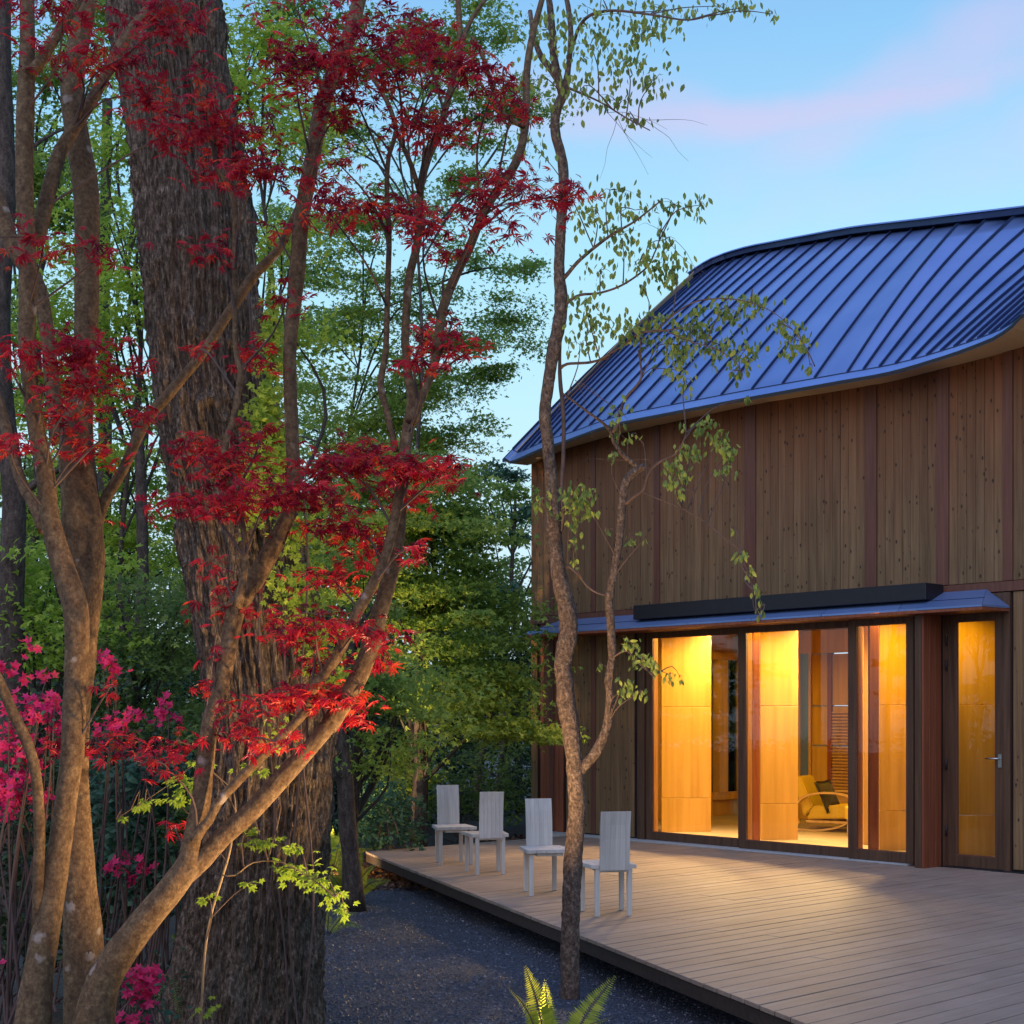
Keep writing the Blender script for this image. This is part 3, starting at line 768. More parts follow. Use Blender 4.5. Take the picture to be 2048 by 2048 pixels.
# far wall of the room with garden windows
FW = 4.6
fs = lambda x: s_at(x, -FW)
def fbox(x0, x1, z0, z1, name, mat, o0=0, th=.06):
    m = MB(); m.wbox(fs(x0), fs(x1), -FW - th + o0, -FW + o0, z0, z1); return H(m, name, M[mat], None, .003)
fbox(1490, 1800, .035, .36, 'rear_apron', 'ply')
fbox(1490, 1800, 2.72, 3.09, 'rear_beam', 'ply')
for a, b in ((1597, 1600), (1617, 1622)):
    fbox(a, b, .36, 2.72, 'rear_mullion', 'ply', .01)
for a, b in ((1484, 1597), (1597, 1622)):
    m = MB(); m.wbox(fs(a), fs(b), -FW - .03, -FW - .022, .36, 2.72); H(m, 'rear_glass', M['glass'])
for a, b in ((1622, 1655), (1663, 1700), (1700, 1740)):
    for z0, z1 in ((.36, 1.22), (1.24, 1.86), (1.88, 2.70)):
        fbox(a + .5, b - .5, z0, z1, 'rear_panel', 'ply', -.02)
fbox(1655, 1663, .36, 2.72, 'rear_mullion', 'redwood', .01)
fbox(1740, 2300, .36, 2.72, 'rear_wall', 'ply')
for k in range(26):       # slatted shutter
    fbox(1664, 1738, .50 + k * .05, .522 + k * .05, 'shutter_slat', 'ply', .012, .02)
m = MB(); m.wbox(S_L + .2, fs(1488), -FW - .06, -FW, .035, 3.09); H(m, 'rear_wall', M['ply'])
# ceiling downlights that wash the panels
def downlight(s, d, watts, rad=.22):
    p = W(s, -d, 3.09)
    V, Q = tube_arrays([(p[0], p[1], 3.099, .055), (p[0], p[1], 3.09, .055), (p[0], p[1], 3.082, .05)], 12)
    o = mesh_np('downlight', V, Q, M['lamp'], house)
    ld = bpy.data.lights.new('interior_lamp', 'AREA'); ld.shape = 'DISK'; ld.size = rad; ld.energy = watts; ld.color = (1, .55, .025); ld.spread = math.radians(150)
    lo = bpy.data.objects.new('interior_lamp', ld); COL.objects.link(lo); lo.location = (p[0], p[1], 3.07); ld.energy *= .22
for x, d, w_ in ((1365, .5, 80), (1410, .6, 80), (1465, .9, 60), (1545, .5, 80), (1580, .6, 80), (1640, .9, 80), (1670, 2.6, 110), (1785, .5, 70), (1805, .6, 50), (1860, .7, 60), (1940, .45, 65), (1970, .5, 60), (1440, 3.4, 70), (1560, 3.0, 70)):
    downlight(s_at(x, -d), d, w_)

for x in (1450, 1472, 1620, 1655, 1690, 1860):  # added spots inside the glass, throwing a warm pool onto the deck
    s_ = s_at(x, -1.55); p = W(s_, -1.55, 3.06); q = W(s_, .8, 0)
    ld = bpy.data.lights.new('deck_fill_spot', 'SPOT'); ld.energy = 680; ld.color = (1, .62, .24); ld.spot_size = math.radians(125); ld.spot_blend = 1; ld.shadow_soft_size = .08
    lo = bpy.data.objects.new('deck_fill_spot', ld); COL.objects.link(lo); lo.location = p; lo.rotation_euler = Vector((q - p).tolist()).to_track_quat('-Z', 'Y').to_euler()
    V, Q = tube_arrays([(p[0], p[1], 3.099, .045), (p[0], p[1], 3.09, .045), (p[0], p[1], 3.075, .04)], 12)
    mesh_np('downlight', V, Q, M['lamp'], house)  # fitting made for the added deck spot
# ------------------------------------------------------------------ lounge chair, cushion, table inside
def place(o, x, y, z, a): o.location = (x, y, z); o.rotation_euler = (0, 0, a)
def arc_band(pts, w, th, y):
    """ribbon of rectangular section following pts (x,z) with width w along local y"""
    P = crom([(p[0], p[1], 0) for p in pts], .02); n = len(P)
    T = np.gradient(P[:, :2], axis=0); T /= np.linalg.norm(T, axis=1, keepdims=True); Nn = np.stack([-T[:, 1], T[:, 0]], 1) * th / 2
    V = []
    for i in range(n):
        for (sg, yy) in ((1, y), (-1, y), (-1, y + w), (1, y + w)):
            V.append((P[i, 0] + Nn[i, 0] * sg, yy, P[i, 1] + Nn[i, 1] * sg))
    Fq = [(4 * i + k, 4 * i + (k + 1) % 4, 4 * i + 4 + (k + 1) % 4, 4 * i + 4 + k) for i in range(n - 1) for k in range(4)]
    Fq += [(3, 2, 1, 0), (4 * n - 4, 4 * n - 3, 4 * n - 2, 4 * n - 1)]
    return np.array(V, float), np.array(Fq)
arm_pos = W(s_at(1665, -3.0), -3.0, .035)
arm = empty('lounge_chair', arm_pos, 'yellow upholstered lounge chair with curved bent wood arms seen through the middle glass door', 'chair')
aa = math.radians(-32)
def prism(name, poly, y0, y1, mat, parent, bev=.02):
    n = len(poly); v = [(p[0], y0, p[1]) for p in poly] + [(p[0], y1, p[1]) for p in poly]
    f = [tuple(range(n)), tuple(range(2 * n - 1, n - 1, -1))] + [(i, i + n, (i + 1) % n + n, (i + 1) % n) for i in range(n)]
    me = bpy.data.meshes.new(name); me.from_pydata(v, [], f)
    bm = bmesh.new(); bm.from_mesh(me); bmesh.ops.recalc_face_normals(bm, faces=bm.faces[:]); bmesh.ops.bevel(bm, geom=bm.edges[:], offset=bev, segments=2, affect='EDGES'); bm.to_mesh(me); bm.free()
    me.materials.append(mat); o = bpy.data.objects.new(name, me); COL.objects.link(o); o.parent = parent; return o
prism('seat', [(-.30, .16), (.42, .20), (.42, .40), (-.22, .36)], -.27, .27, M['yellow'], arm, .02)
prism('backrest', [(-.20, .34), (-.40, .80), (-.52, .76), (-.34, .20)], -.27, .27, M['yellow'], arm, .02)
for sy in (-.34, .28):
    V, Q = arc_band([(-.40, .10), (-.44, .34), (-.30, .50), (.0, .56), (.34, .52), (.42, .38), (.30, .12), (-.10, .015), (-.48, .02)], .06, .028, sy)
    o = mesh_np('armrest', V, Q, M['bent'], None, False); o.parent = arm
arm.rotation_euler = (0, 0, aa)
# base rail joins the arms
m = MB(); m.box(-.30, .30, -.30, .30, .12, .155); o = m.build('base_frame', M['bent'], None, .004); o.parent = arm
cu = empty('cushion', arm_pos + np.array([-.07, -.04, .50]), 'grey square cushion leaning on the back of the yellow lounge chair', 'cushion')
bm = bmesh.new(); bmesh.ops.create_grid(bm, x_segments=12, y_segments=12, size=.23)
top = [(v.co.x, v.co.y) for v in bm.verts]
for v in bm.verts:
    e = max(abs(v.co.x), abs(v.co.y)) / .21; v.co.z = .075 * (1 - e ** 2.6)
    k = 1 + .06 * (abs(v.co.x * v.co.y) / .0441); v.co.x *= k; v.co.y *= k
dup_ = bmesh.ops.duplicate(bm, geom=bm.verts[:] + bm.edges[:] + bm.faces[:])
for g in dup_['geom']:
    if isinstance(g, bmesh.types.BMVert): g.co.z *= -1
bmesh.ops.remove_doubles(bm, verts=bm.verts[:], dist=.0006); bmesh.ops.recalc_face_normals(bm, faces=bm.faces[:])
me = bpy.data.meshes.new('cover'); bm.to_mesh(me); bm.free(); me.materials.append(M['cushion'])
for p in me.polygons: p.use_smooth = True
o = bpy.data.objects.new('cover', me); COL.objects.link(o); o.parent = cu; o.rotation_euler = (math.radians(4), math.radians(66), math.radians(0)); cu.rotation_euler = (0, 0, aa)
# ottoman and side table partly seen through the right hand panel
op = W(s_at(1732, -2.4), -2.4, .035)
ot = empty('footstool', op, 'yellow upholstered footstool behind the narrow right sliding door', 'footstool')
for n_, b_ in (('pad', (-.25, .25, -.22, .22, .22, .42)),):
    m = MB(); m.box(*b_); o = m.build(n_, M['yellow'], None, .025); o.parent = ot
for sx in (-.2, .2):
    for sy in (-.17, .17):
        m = MB(); m.box(sx - .02, sx + .02, sy - .02, sy + .02, 0, .22); o = m.build('leg', M['bent'], None, .003); o.parent = ot
tp = W(s_at(1745, -3.4), -3.4, .035)
st = empty('side_table', tp, 'small round birch side table beyond the yellow footstool', 'table')
V, Q = tube_arrays([(0, 0, .56, .24), (0, 0, .575, .25), (0, 0, .59, .24)], 20); o = mesh_np('tabletop', V, Q, M['bent'], None); o.parent = st
for k in range(3):
    a_ = k * 2.094; V, Q = tube_arrays([(.08 * math.cos(a_), .08 * math.sin(a_), .56, .014), (.14 * math.cos(a_), .14 * math.sin(a_), .3, .013), (.2 * math.cos(a_), .2 * math.sin(a_), 0, .011)], 8); o = mesh_np('leg', V, Q, M['bent'], None); o.parent = st
bx_ = empty('radio', tp + np.array([0, 0, .59]), 'small dark box with two dials on the round side table', 'radio')
m = MB(); m.box(-.10, .10, -.05, .05, 0, .12); o = m.build('case', M['table'], None, .008); o.parent = bx_
for sx in (-.05, .05):
    V, Q = tube_arrays([(sx, -.05, .06, .022), (sx, -.058, .06, .022), (sx, -.062, .06, .02)], 10); o = mesh_np('dial', V, Q, M['steel'], None); o.parent = bx_

# ------------------------------------------------------------------ deck
DL = -4.55
def front_off(s): return 3.80 + (s - DL) * .425
deck = empty('deck', W(0, 3, GZ), 'low timber deck of narrow boards running towards the glass doors', 'deck')
PITCH = .166
nb = 74
for i in range(nb):
    a = DL + i * PITCH; b = a + PITCH - .013
    o0 = .235 if a < s_at(1836) else .075
    if a < s_at(1836) < b + .02: o0 = .235
    cuts = []
    L = front_off(a) - o0
    c = o0 + rnd.uniform(1.2, 4.2)
    while c < front_off(a) - .9:
        cuts.append(c); c += rnd.uniform(3.2, 4.3)
    ed = [o0] + cuts + [None]
    for k in range(len(ed) - 1):
        p0, p1 = ed[k] + (.003 if k else 0), ed[k + 1]
        fa, fb = (front_off(a) + .02, front_off(b) + .02) if p1 is None else (p1, p1)
        dz = rnd.uniform(-.0018, .0012)
        m = MB(); m.hexa([W(a, fa, -.028 + dz), W(b, fb, -.028 + dz), W(b, p0, -.028 + dz), W(a, p0, -.028 + dz), W(a, fa, dz), W(b, fb, dz), W(b, p0, dz), W(a, p0, dz)])
        m.build('deck_board', M['deck'], deck, .002)
SE = DL + nb * PITCH
m = MB(); A_, B_ = W(DL - .02, front_off(DL), 0), W(SE, front_off(SE), 0); d_ = (B_ - A_) / np.linalg.norm(B_ - A_); nn = np.array([-d_[1], d_[0], 0]) * .035
for z0, z1 in ((-.132, -.032),):
    q = lambda p, z, o=0: np.array([p[0], p[1], z]) + nn * o
    m.hexa([q(A_, z0), q(B_, z0), q(B_, z0, 1), q(A_, z0, 1), q(A_, z1), q(B_, z1), q(B_, z1, 1), q(A_, z1, 1)])
m.build('front_fascia', M['darkwood'], deck, .003)
m = MB(); m.wbox(DL - .03, DL + .005, .0, front_off(DL) - .03, -.132, -.032); m.build('side_fascia', M['darkwood'], deck, .003)
for k in range(9):       # joists seen in the shadow gap
    s_ = DL + .5 + k * 1.4
    m = MB(); m.wbox(s_ - .04, s_ + .04, .4, front_off(s_) - .45, -.17, -.034); m.build('joist', M['darkwood'], deck)
    m = MB(); c_ = front_off(s_) - .8; m.wbox(s_ - .06, s_ + .06, c_ - .06, c_ + .06, GZ - .02, -.17); m.build('footing', M['concrete'], deck)

# ------------------------------------------------------------------ four plank chairs
def make_chair(loc, yaw, label):
    r = empty('chair', loc, label, 'chair', 'pale plank chairs in a row on the deck')
    r.rotation_euler = (0, 0, yaw)
    # local: +y faces forward; rear legs at y=0, front legs at y=.36
    for (x, y) in ((-.142, .0), (.142, .0), (-.178, .36), (.178, .36)):
        m = MB(); t = .019
        m.hexa([(x - t, y - t, 0), (x + t, y - t, 0), (x + t, y + t, 0), (x - t, y + t, 0), (x - t - .002, y - t - .002, .405), (x + t + .002, y - t - .002, .405), (x + t + .002, y + t + .002, .405), (x - t - .002, y + t + .002, .405)])
        o = m.build('leg', M['chair'], None, .003); o.parent = r
    # seat of five boards
    nS = 5
    for k in range(nS):
        f0, f1 = k / nS, (k + 1) / nS
        a0, a1 = -.20 + .40 * f0 + .001, -.20 + .40 * f1 - .001
        b0, b1 = -.235 + .47 * f0 + .001, -.235 + .47 * f1 - .001
        m = MB(); m.hexa([(a0, -.025, .405), (a1, -.025, .405), (b1, .42, .405), (b0, .42, .405), (a0, -.025, .44), (a1, -.025, .44), (b1, .42, .44), (b0, .42, .44)])
        o = m.build('seat_board', M['chair'], None, .0025); o.parent = r
    nB = 6
    w = .262
    for k in range(nB):       # gently curved backrest staves rising past the seat edge
        x0, x1 = -w / 2 + w * k / nB + .0006, -w / 2 + w * (k + 1) / nB - .0006
        m = MB(); zs = [.395, .53, .66, .78, .895]; ys = [-.052, -.055, -.062, -.075, -.095]
        for q in range(4):
            m.hexa([(x0, ys[q], zs[q]), (x1, ys[q], zs[q]), (x1, ys[q] + .024, zs[q]), (x0, ys[q] + .024, zs[q]), (x0, ys[q + 1], zs[q + 1]), (x1, ys[q + 1], zs[q + 1]), (x1, ys[q + 1] + .024, zs[q + 1]), (x0, ys[q + 1] + .024, zs[q + 1])])
        o = m.build('back_stave', M['chair'], None); o.parent = r
    m = MB(); m.box(-.13, .13, -.026, .39, .375, .404); o = m.build('apron', M['chair'], None, .003); o.parent = r
    return r
def copy_tree(o, loc, yaw, label):
    c = o.copy(); COL.objects.link(c); c.location = loc; c.rotation_euler = (0, 0, yaw); c['label'] = label
    for ch in o.children:
        d = ch.copy(); COL.objects.link(d); d.parent = c
    return c
ch4 = make_chair((.862, 12.13, .001), math.radians(12), 'pale plank chair nearest the camera, seen from behind, right of the slim cherry trunk')
copy_tree(ch4, (-.235, 15.30, .001), math.radians(14), 'pale plank chair seen from behind, second from the far end of the row')
copy_tree(ch4, (.275, 13.88, .001), math.radians(193), 'pale plank chair facing the camera just left of the slim cherry trunk')
copy_tree(ch4, (-.735, 16.64, .001), math.radians(195), 'farthest pale plank chair, facing the camera near the corner of the deck')

# ------------------------------------------------------------------ leaves
def lobes_template(angles, lens, width=.17, droop=.28, stem=0.0):
    V = [(0, 0, 0)]; T = []
    for a, L in zip(angles, lens):
        a = math.radians(a); d = (math.sin(a), math.cos(a)); p = (d[1], -d[0])
        b = len(V)
        for f, w in ((.42, -width), (.42, width), (1.0, 0)):
            x = d[0] * f * L + p[0] * w * L; y = d[1] * f * L + p[1] * w * L
            V.append((x, y, -droop * (f * L) ** 2 + (.03 if f < 1 else 0)))
        T += [(0, b, b + 2), (0, b + 2, b + 1)]
    return np.array(V), np.array(T)
T_RED = lobes_template((0, 36, -36, 72, -72, 112, -112), (1, .93, .93, .76, .76, .48, .48), .105, .38)
T_GRN = lobes_template((0, 48, -48, 100, -100), (1, .88, .88, .55, .55), .24, .25)
T_TRI = lobes_template((0, 62, -62), (1, .85, .85), .26, .25)
T_OVAL = (np.array([(0, 0, 0), (.25, .35, -.02), (.22, .7, -.07), (0, 1.05, -.16), (-.22, .7, -.07), (-.25, .35, -.02), (0, .5, .04)]), np.array([(0, 1, 6), (1, 2, 6), (2, 3, 6), (3, 4, 6), (4, 5, 6), (5, 0, 6)]))
T_DIA = (np.array([(0, 0, 0), (.32, .5, .03), (0, 1, -.08), (-.32, .5, .03)]), np.array([(0, 1, 2), (0, 2, 3)]))
def rots(normals, spin):
    """orthonormal frames: z=normal, rotated by spin about it"""
    n = normals / np.linalg.norm(normals, axis=1, keepdims=True)
    ref = np.tile(np.array([0.0, 1.0, 0.0]), (len(n), 1)); bad = np.abs(n[:, 1]) > .95; ref[bad] = (1, 0, 0)
    x = np.cross(ref, n); x /= np.linalg.norm(x, axis=1, keepdims=True); y = np.cross(n, x)
    c, s = np.cos(spin)[:, None], np.sin(spin)[:, None]
    X = x * c + y * s; Y = -x * s + y * c
    return np.stack([X, Y, n], -1)            # columns are axes
def leaves_arr(tmpl, pos, R, size):
    V0, T0 = tmpl
    V = np.einsum('nij,kj->nki', R, V0) * size[:, None, None] + pos[:, None, :]
    T = T0[None] + (np.arange(len(pos)) * len(V0))[:, None, None]
    return V.reshape(-1, 3), T.reshape(-1, 3)
def up_normals(n, tilt):
    v = rng.normal(0, tilt, (n, 3)); v[:, 2] = 1 + rng.normal(0, .1, n); return v
def single_leaves(name, tmpl, mat, pos, R, size, parent, idx):
    V0, T0 = tmpl
    me = bpy.data.meshes.new(name); me.from_pydata([tuple(v) for v in V0], [], [tuple(int(i) for i in t) for t in T0]); me.materials.append(mat)
    inv = (Matrix.Translation(parent.location)).inverted()
    for i in idx:
        o = bpy.data.objects.new(name, me); COL.objects.link(o); o.parent = parent; o.matrix_parent_inverse = inv
        m3 = Matrix([[float(R[i, r, c] * size[i]) for c in range(3)] for r in range(3)]).to_4x4(); m3.translation = Vector(pos[i].tolist())
        o.matrix_basis = m3
def foliage(tmpl, mat, pos, R, size, parent, n_single=300, leafname='leaf', massname='foliage'):
    D = pos[:, 1] - size * 30
    order = np.argsort(D)
    # the nearest leaves inside the frame become single parts
    px = pos[:, 0] / pos[:, 1] * F + 1024; py = HY - (pos[:, 2] - CAMZ) / pos[:, 1] * F
    inside = (px > -10) & (px < 2058) & (py > -10) & (py < 2058)
    sel = [i for i in order if inside[i]][:n_single]
    single_leaves(leafname, tmpl, mat, pos, R, size, parent, sel)
    rest = np.ones(len(pos), bool); rest[sel] = False
    if rest.sum():
        V, T = leaves_arr(tmpl, pos[rest], R[rest], size[rest])
        o = mesh_np(massname, V, T, mat, parent); o['kind'] = 'stuff'

def zc(pts, ox, oy, k=700 / 1932):
    """(x, y, width) read in an enlarged crop -> photo pixels"""
    return [(ox + p[0] * k, oy + p[1] * k, p[2] * k) for p in pts]
def limb(pts, D0, D1, widen=1.0):
    """photo-pixel centre line -> metric centre line with radii"""
    n = len(pts); out = []
    L = np.cumsum([0] + [math.hypot(pts[i + 1][0] - pts[i][0], pts[i + 1][1] - pts[i][1]) for i in range(n - 1)]); L = L / L[-1]
    for p, t in zip(pts, L):
        D = D0 + (D1 - D0) * t
        q = PX(p[0], p[1], D); out.append((*q, p[2] / 2 / F * D * widen))
    return out
def limb_mesh(name, P, mat, parent, step=.05, sides=18, rough=.07, seed=0, freq=9):
    V, Q = tube_arrays(crom(P, step), sides, rough, seed, freq)
    return mesh_np(name, V, Q, mat, parent, True)

# ------------------------------------------------------------------ red Japanese maple (right clump) and its neighbour
def twigs_to(clusters, limbs, rad=.004, seed=0):
    """one tapering twig from the nearest limb point (in 3D) to each cluster centre, with forks"""
    A = np.vstack([np.array(crom(l, .15))[:, :3] for l in limbs]); parts = []
    r_ = random.Random(seed)
    for c in clusters:
        d = np.linalg.norm(A - c[None, :3] + np.array([0, 0, .25]), axis=1); k = A[d.argmin()]
        mid = (k + c[:3]) / 2 + np.array([r_.uniform(-.05, .05), r_.uniform(-.05, .05), r_.uniform(.0, .10)])
        P = crom([(*k, rad * 1.6), (*mid, rad * 1.2), (*c[:3], rad * .7)], .06)
        parts.append(tube_arrays(P, 6, 0, 0, cap=False))
        for _ in range(4):
            e = c[:3] + np.array([r_.uniform(-1, 1) * c[3] * .8, r_.uniform(-1, 1) * c[3] * .6, r_.uniform(-.6, .2) * c[4]])
            m2 = (c[:3] + e) / 2 + np.array([0, 0, .02])
            parts.append(tube_arrays(crom([(*c[:3], rad * .7), (*m2, rad * .5), (*e, rad * .3)], .05), 5, 0, 0, cap=False))
    return join_arr(parts)
K = 700 / 1932
A1 = zc([(480, 2300, 300), (500, 2080, 260), (520, 1900, 220), (570, 1700, 190), (655, 1550, 180), (800, 1360, 160), (950, 1180, 150), (1050, 1040, 140)], 0, 1348)
B1 = zc([(1040, 1080, 130), (1065, 900, 108), (1110, 700, 108), (1132, 480, 100), (1160, 280, 95), (1222, 80, 92)], 0, 1348) + \
     zc([(1275, 1560, 95), (1315, 1400, 112), (1400, 1280, 105), (1490, 1120, 105), (1575, 950, 88), (1615, 850, 78), (1622, 680, 76), (1612, 480, 76), (1602, 200, 74)], 0, 700) + \
     zc([(1602, 1900, 76), (1640, 1500, 88), (1665, 1200, 88), (1720, 900, 86), (1785, 560, 90), (1870, 350, 88), (1950, 130, 80), (1995, -60, 76), (2030, -220, 70)], 0, 0)
B1b = zc([(1310, 1420, 60), (1345, 1250, 40), (1352, 1050, 36), (1322, 900, 36), (1270, 700, 38), (1238, 540, 42), (1285, 400, 36), (1312, 250, 36), (1330, 110, 36)], 0, 700) + \
      zc([(1300, 1932, 30), (1296, 1500, 30), (1290, 1100, 34), (1210, 950, 32), (1160, 700, 30), (1110, 450, 28), (1050, 250, 28), (1000, 100, 26), (955, -60, 22)], 0, 0)
C1 = zc([(930, 1215, 90), (1030, 1110, 104), (1120, 1022, 110), (1230, 900, 108), (1400, 745, 108), (1560, 570, 106), (1700, 420, 92), (1830, 270, 88)], 0, 1348) + \
     zc([(150, 300, 104), (300, 60, 104)], 600, 1348) + \
     zc([(385, 1650, 100), (440, 1450, 94), (510, 1200, 86), (550, 1000, 66), (560, 800, 60), (570, 600, 60), (600, 420, 68), (620, 280, 56), (598, 150, 50), (585, 0, 46)], 600, 700) + \
     zc([(580, 1880, 46), (600, 1550, 46), (650, 1330, 46), (665, 1050, 42), (700, 870, 40), (760, 740, 38), (830, 500, 36), (880, 250, 34), (872, 0, 30), (868, -160, 26)], 600, 0)
C1b = zc([(612, 400, 66), (655, 300, 54), (705, 170, 52), (757, 20, 54)], 600, 700) + \
      zc([(765, 1860, 54), (790, 1700, 54), (860, 1520, 52), (930, 1380, 50), (1000, 1200, 50), (1075, 1070, 50), (1190, 900, 48), (1243, 700, 44), (1252, 400, 40), (1282, 200, 36), (1335, 0, 30), (1370, -150, 26)], 600, 0)
C1c = zc([(1070, 930, 60), (1110, 860, 56), (1160, 800, 50), (1200, 715, 52), (1300, 605, 52), (1450, 450, 52), (1600, 300, 50), (1700, 190, 50)], 0, 1348) + \
      zc([(60, 1890, 60), (200, 1700, 60), (290, 1500, 60), (400, 1300, 58), (468, 1150, 54), (512, 980, 58), (545, 820, 58), (575, 620, 56), (600, 460, 50)], 600, 700)
C1d = zc([(530, 560, 34), (510, 470, 36), (470, 300, 38), (443, 190, 40), (468, 50, 36)], 600, 700) + \
      zc([(476, 1880, 32), (487, 1500, 32), (492, 1300, 30), (480, 1050, 27), (490, 860, 26), (530, 720, 26), (480, 560, 26), (400, 430, 22), (350, 340, 18)], 600, 0)
C1e = zc([(660, 1060, 30), (620, 930, 28), (575, 820, 26), (525, 710, 24)], 600, 0)
C1f = zc([(890, 250, 30), (945, 110, 26), (1020, 0, 22), (1060, -90, 18)], 600, 0)
C1g = zc([(1240, 700, 30), (1160, 660, 30), (1100, 600, 28), (1060, 480, 26), (1020, 340, 24), (950, 200, 20)], 600, 0)
DM = 6.6
tree_loc = PX(560 * K, 1433 + 0, DM); tree_loc[2] = GZ
maple = empty('red_maple', (PX(185, 1433, DM)[0], DM, GZ), 'tall many-stemmed red-leaved maple whose forked golden-lit limbs cross the big rough trunk', 'tree')
LM = []
def ml(pts, d0, d1, name, sides=18, seed=0, par=None):
    P = limb(pts, d0, d1); LM.append(P); limb_mesh(name, P, M['bark_maple'], par or maple, .05, sides, .06, seed)
    return P
ml(A1, 6.6, 6.6, 'trunk', 26, 1)
ml(B1, 6.6, 7.2, 'limb', 20, 2); ml(B1b, 6.6, 6.9, 'branch', 12, 3)
ml(C1, 6.6, 7.1, 'limb', 20, 4); ml(C1b, 6.75, 7.3, 'branch', 14, 5); ml(C1c, 6.55, 6.7, 'branch', 14, 6)
ml(C1d, 6.85, 7.1, 'branch', 12, 7); ml(C1e, 6.95, 7.0, 'branch', 10, 8); ml(C1f, 7.0, 7.1, 'branch', 10, 9); ml(C1g, 7.1, 7.0, 'branch', 10, 10)
# left maple
L1 = zc([(120, 2300, 260), (150, 2080, 230), (180, 1920, 200), (205, 1700, 170), (255, 1400, 150), (305, 1120, 132), (345, 850, 125), (375, 620, 118), (400, 430, 130), (410, 200, 130)], 0, 1348) + \
     zc([(425, 1650, 130), (415, 1420, 140), (335, 1160, 125), (275, 920, 104), (250, 680, 100), (205, 460, 92), (170, 220, 88)], 0, 700) + \
     zc([(150, 1900, 95), (152, 1500, 96), (135, 1000, 96), (140, 620, 96), (150, 300, 84), (150, 50, 80), (150, -160, 74)], 0, 0)
L2 = zc([(470, 2280, 300), (480, 2000, 260), (470, 1700, 230), (455, 1400, 210), (440, 1150, 180), (435, 900, 150), (430, 650, 125), (430, 400, 120), (430, 150, 140)], 0, 1348) + \
     zc([(450, 1750, 150), (460, 1500, 170), (470, 1250, 210), (455, 1000, 225), (440, 780, 205), (420, 560, 190), (440, 300, 150), (465, 60, 125)], 0, 700) + \
     zc([(478, 1700, 130), (482, 1300, 132), (468, 1000, 140), (430, 780, 132), (400, 500, 130), (420, 300, 118), (465, 100, 108), (485, -120, 100)], 0, 0)
L2b = zc([(520, 1010, 70), (560, 880, 62), (600, 790, 60), (680, 660, 56), (760, 480, 60), (820, 365, 62), (900, 280, 58), (1000, 160, 54), (1110, 30, 52)], 0, 700) + \
      zc([(1280, 1700, 56), (1420, 1500, 56), (1530, 1390, 48), (1610, 1230, 44), (1680, 1080, 38)], 0, 0)
L3 = zc([(200, 1330, 90), (225, 1230, 88), (270, 1050, 82), (335, 830, 76), (430, 680, 64), (510, 550, 62), (590, 400, 62), (700, 200, 62), (800, 80, 60), (880, -60, 54)], 0, 0)
L4 = zc([(150, 400, 60), (200, 370, 62), (250, 290, 62), (340, 150, 60), (440, -20, 52)], 0, 0)
L5 = zc([(330, 500, 110), (290, 200, 84)], 0, 700) + zc([(262, 1850, 80), (215, 1600, 88), (150, 1480, 90), (70, 1360, 90), (10, 1160, 84), (-60, 980, 76)], 0, 0)
L6 = zc([(240, 1000, 60), (185, 860, 60), (115, 720, 60), (55, 520, 60), (5, 330, 58), (-60, 150, 50)], 0, 700)
L7 = zc([(210, 1400, 70), (212, 1150, 64), (218, 850, 62), (198, 560, 62), (150, 380, 62), (65, 200, 60), (0, 50, 58), (-70, -80, 54)], 0, 1348)
maple2 = empty('red_maple', (PX(60, 1433, DM)[0], DM + .2, GZ), 'leftmost dark red maple with upright lichen-spotted trunks at the edge of the garden', 'tree')
LM2 = []
def ml2(pts, d0, d1, name, sides=18, seed=0):
    P = limb(pts, d0, d1); LM2.append(P); limb_mesh(name, P, M['bark_maple'], maple2, .05, sides, .06, seed)
ml2(L1, 6.5, 6.9, 'trunk', 24, 11); ml2(L2, 6.95, 7.3, 'trunk', 26, 12); ml2(L2b, 7.15, 7.4, 'branch', 14, 13); ml2(L3, 6.9, 7.3, 'limb', 14, 14)
ml2(L4, 6.85, 6.9, 'branch', 12, 15); ml2(L5, 7.25, 7.5, 'limb', 14, 16); ml2(L6, 6.9, 7.3, 'branch', 14, 17); ml2(L7, 6.55, 6.4, 'limb', 14, 18)

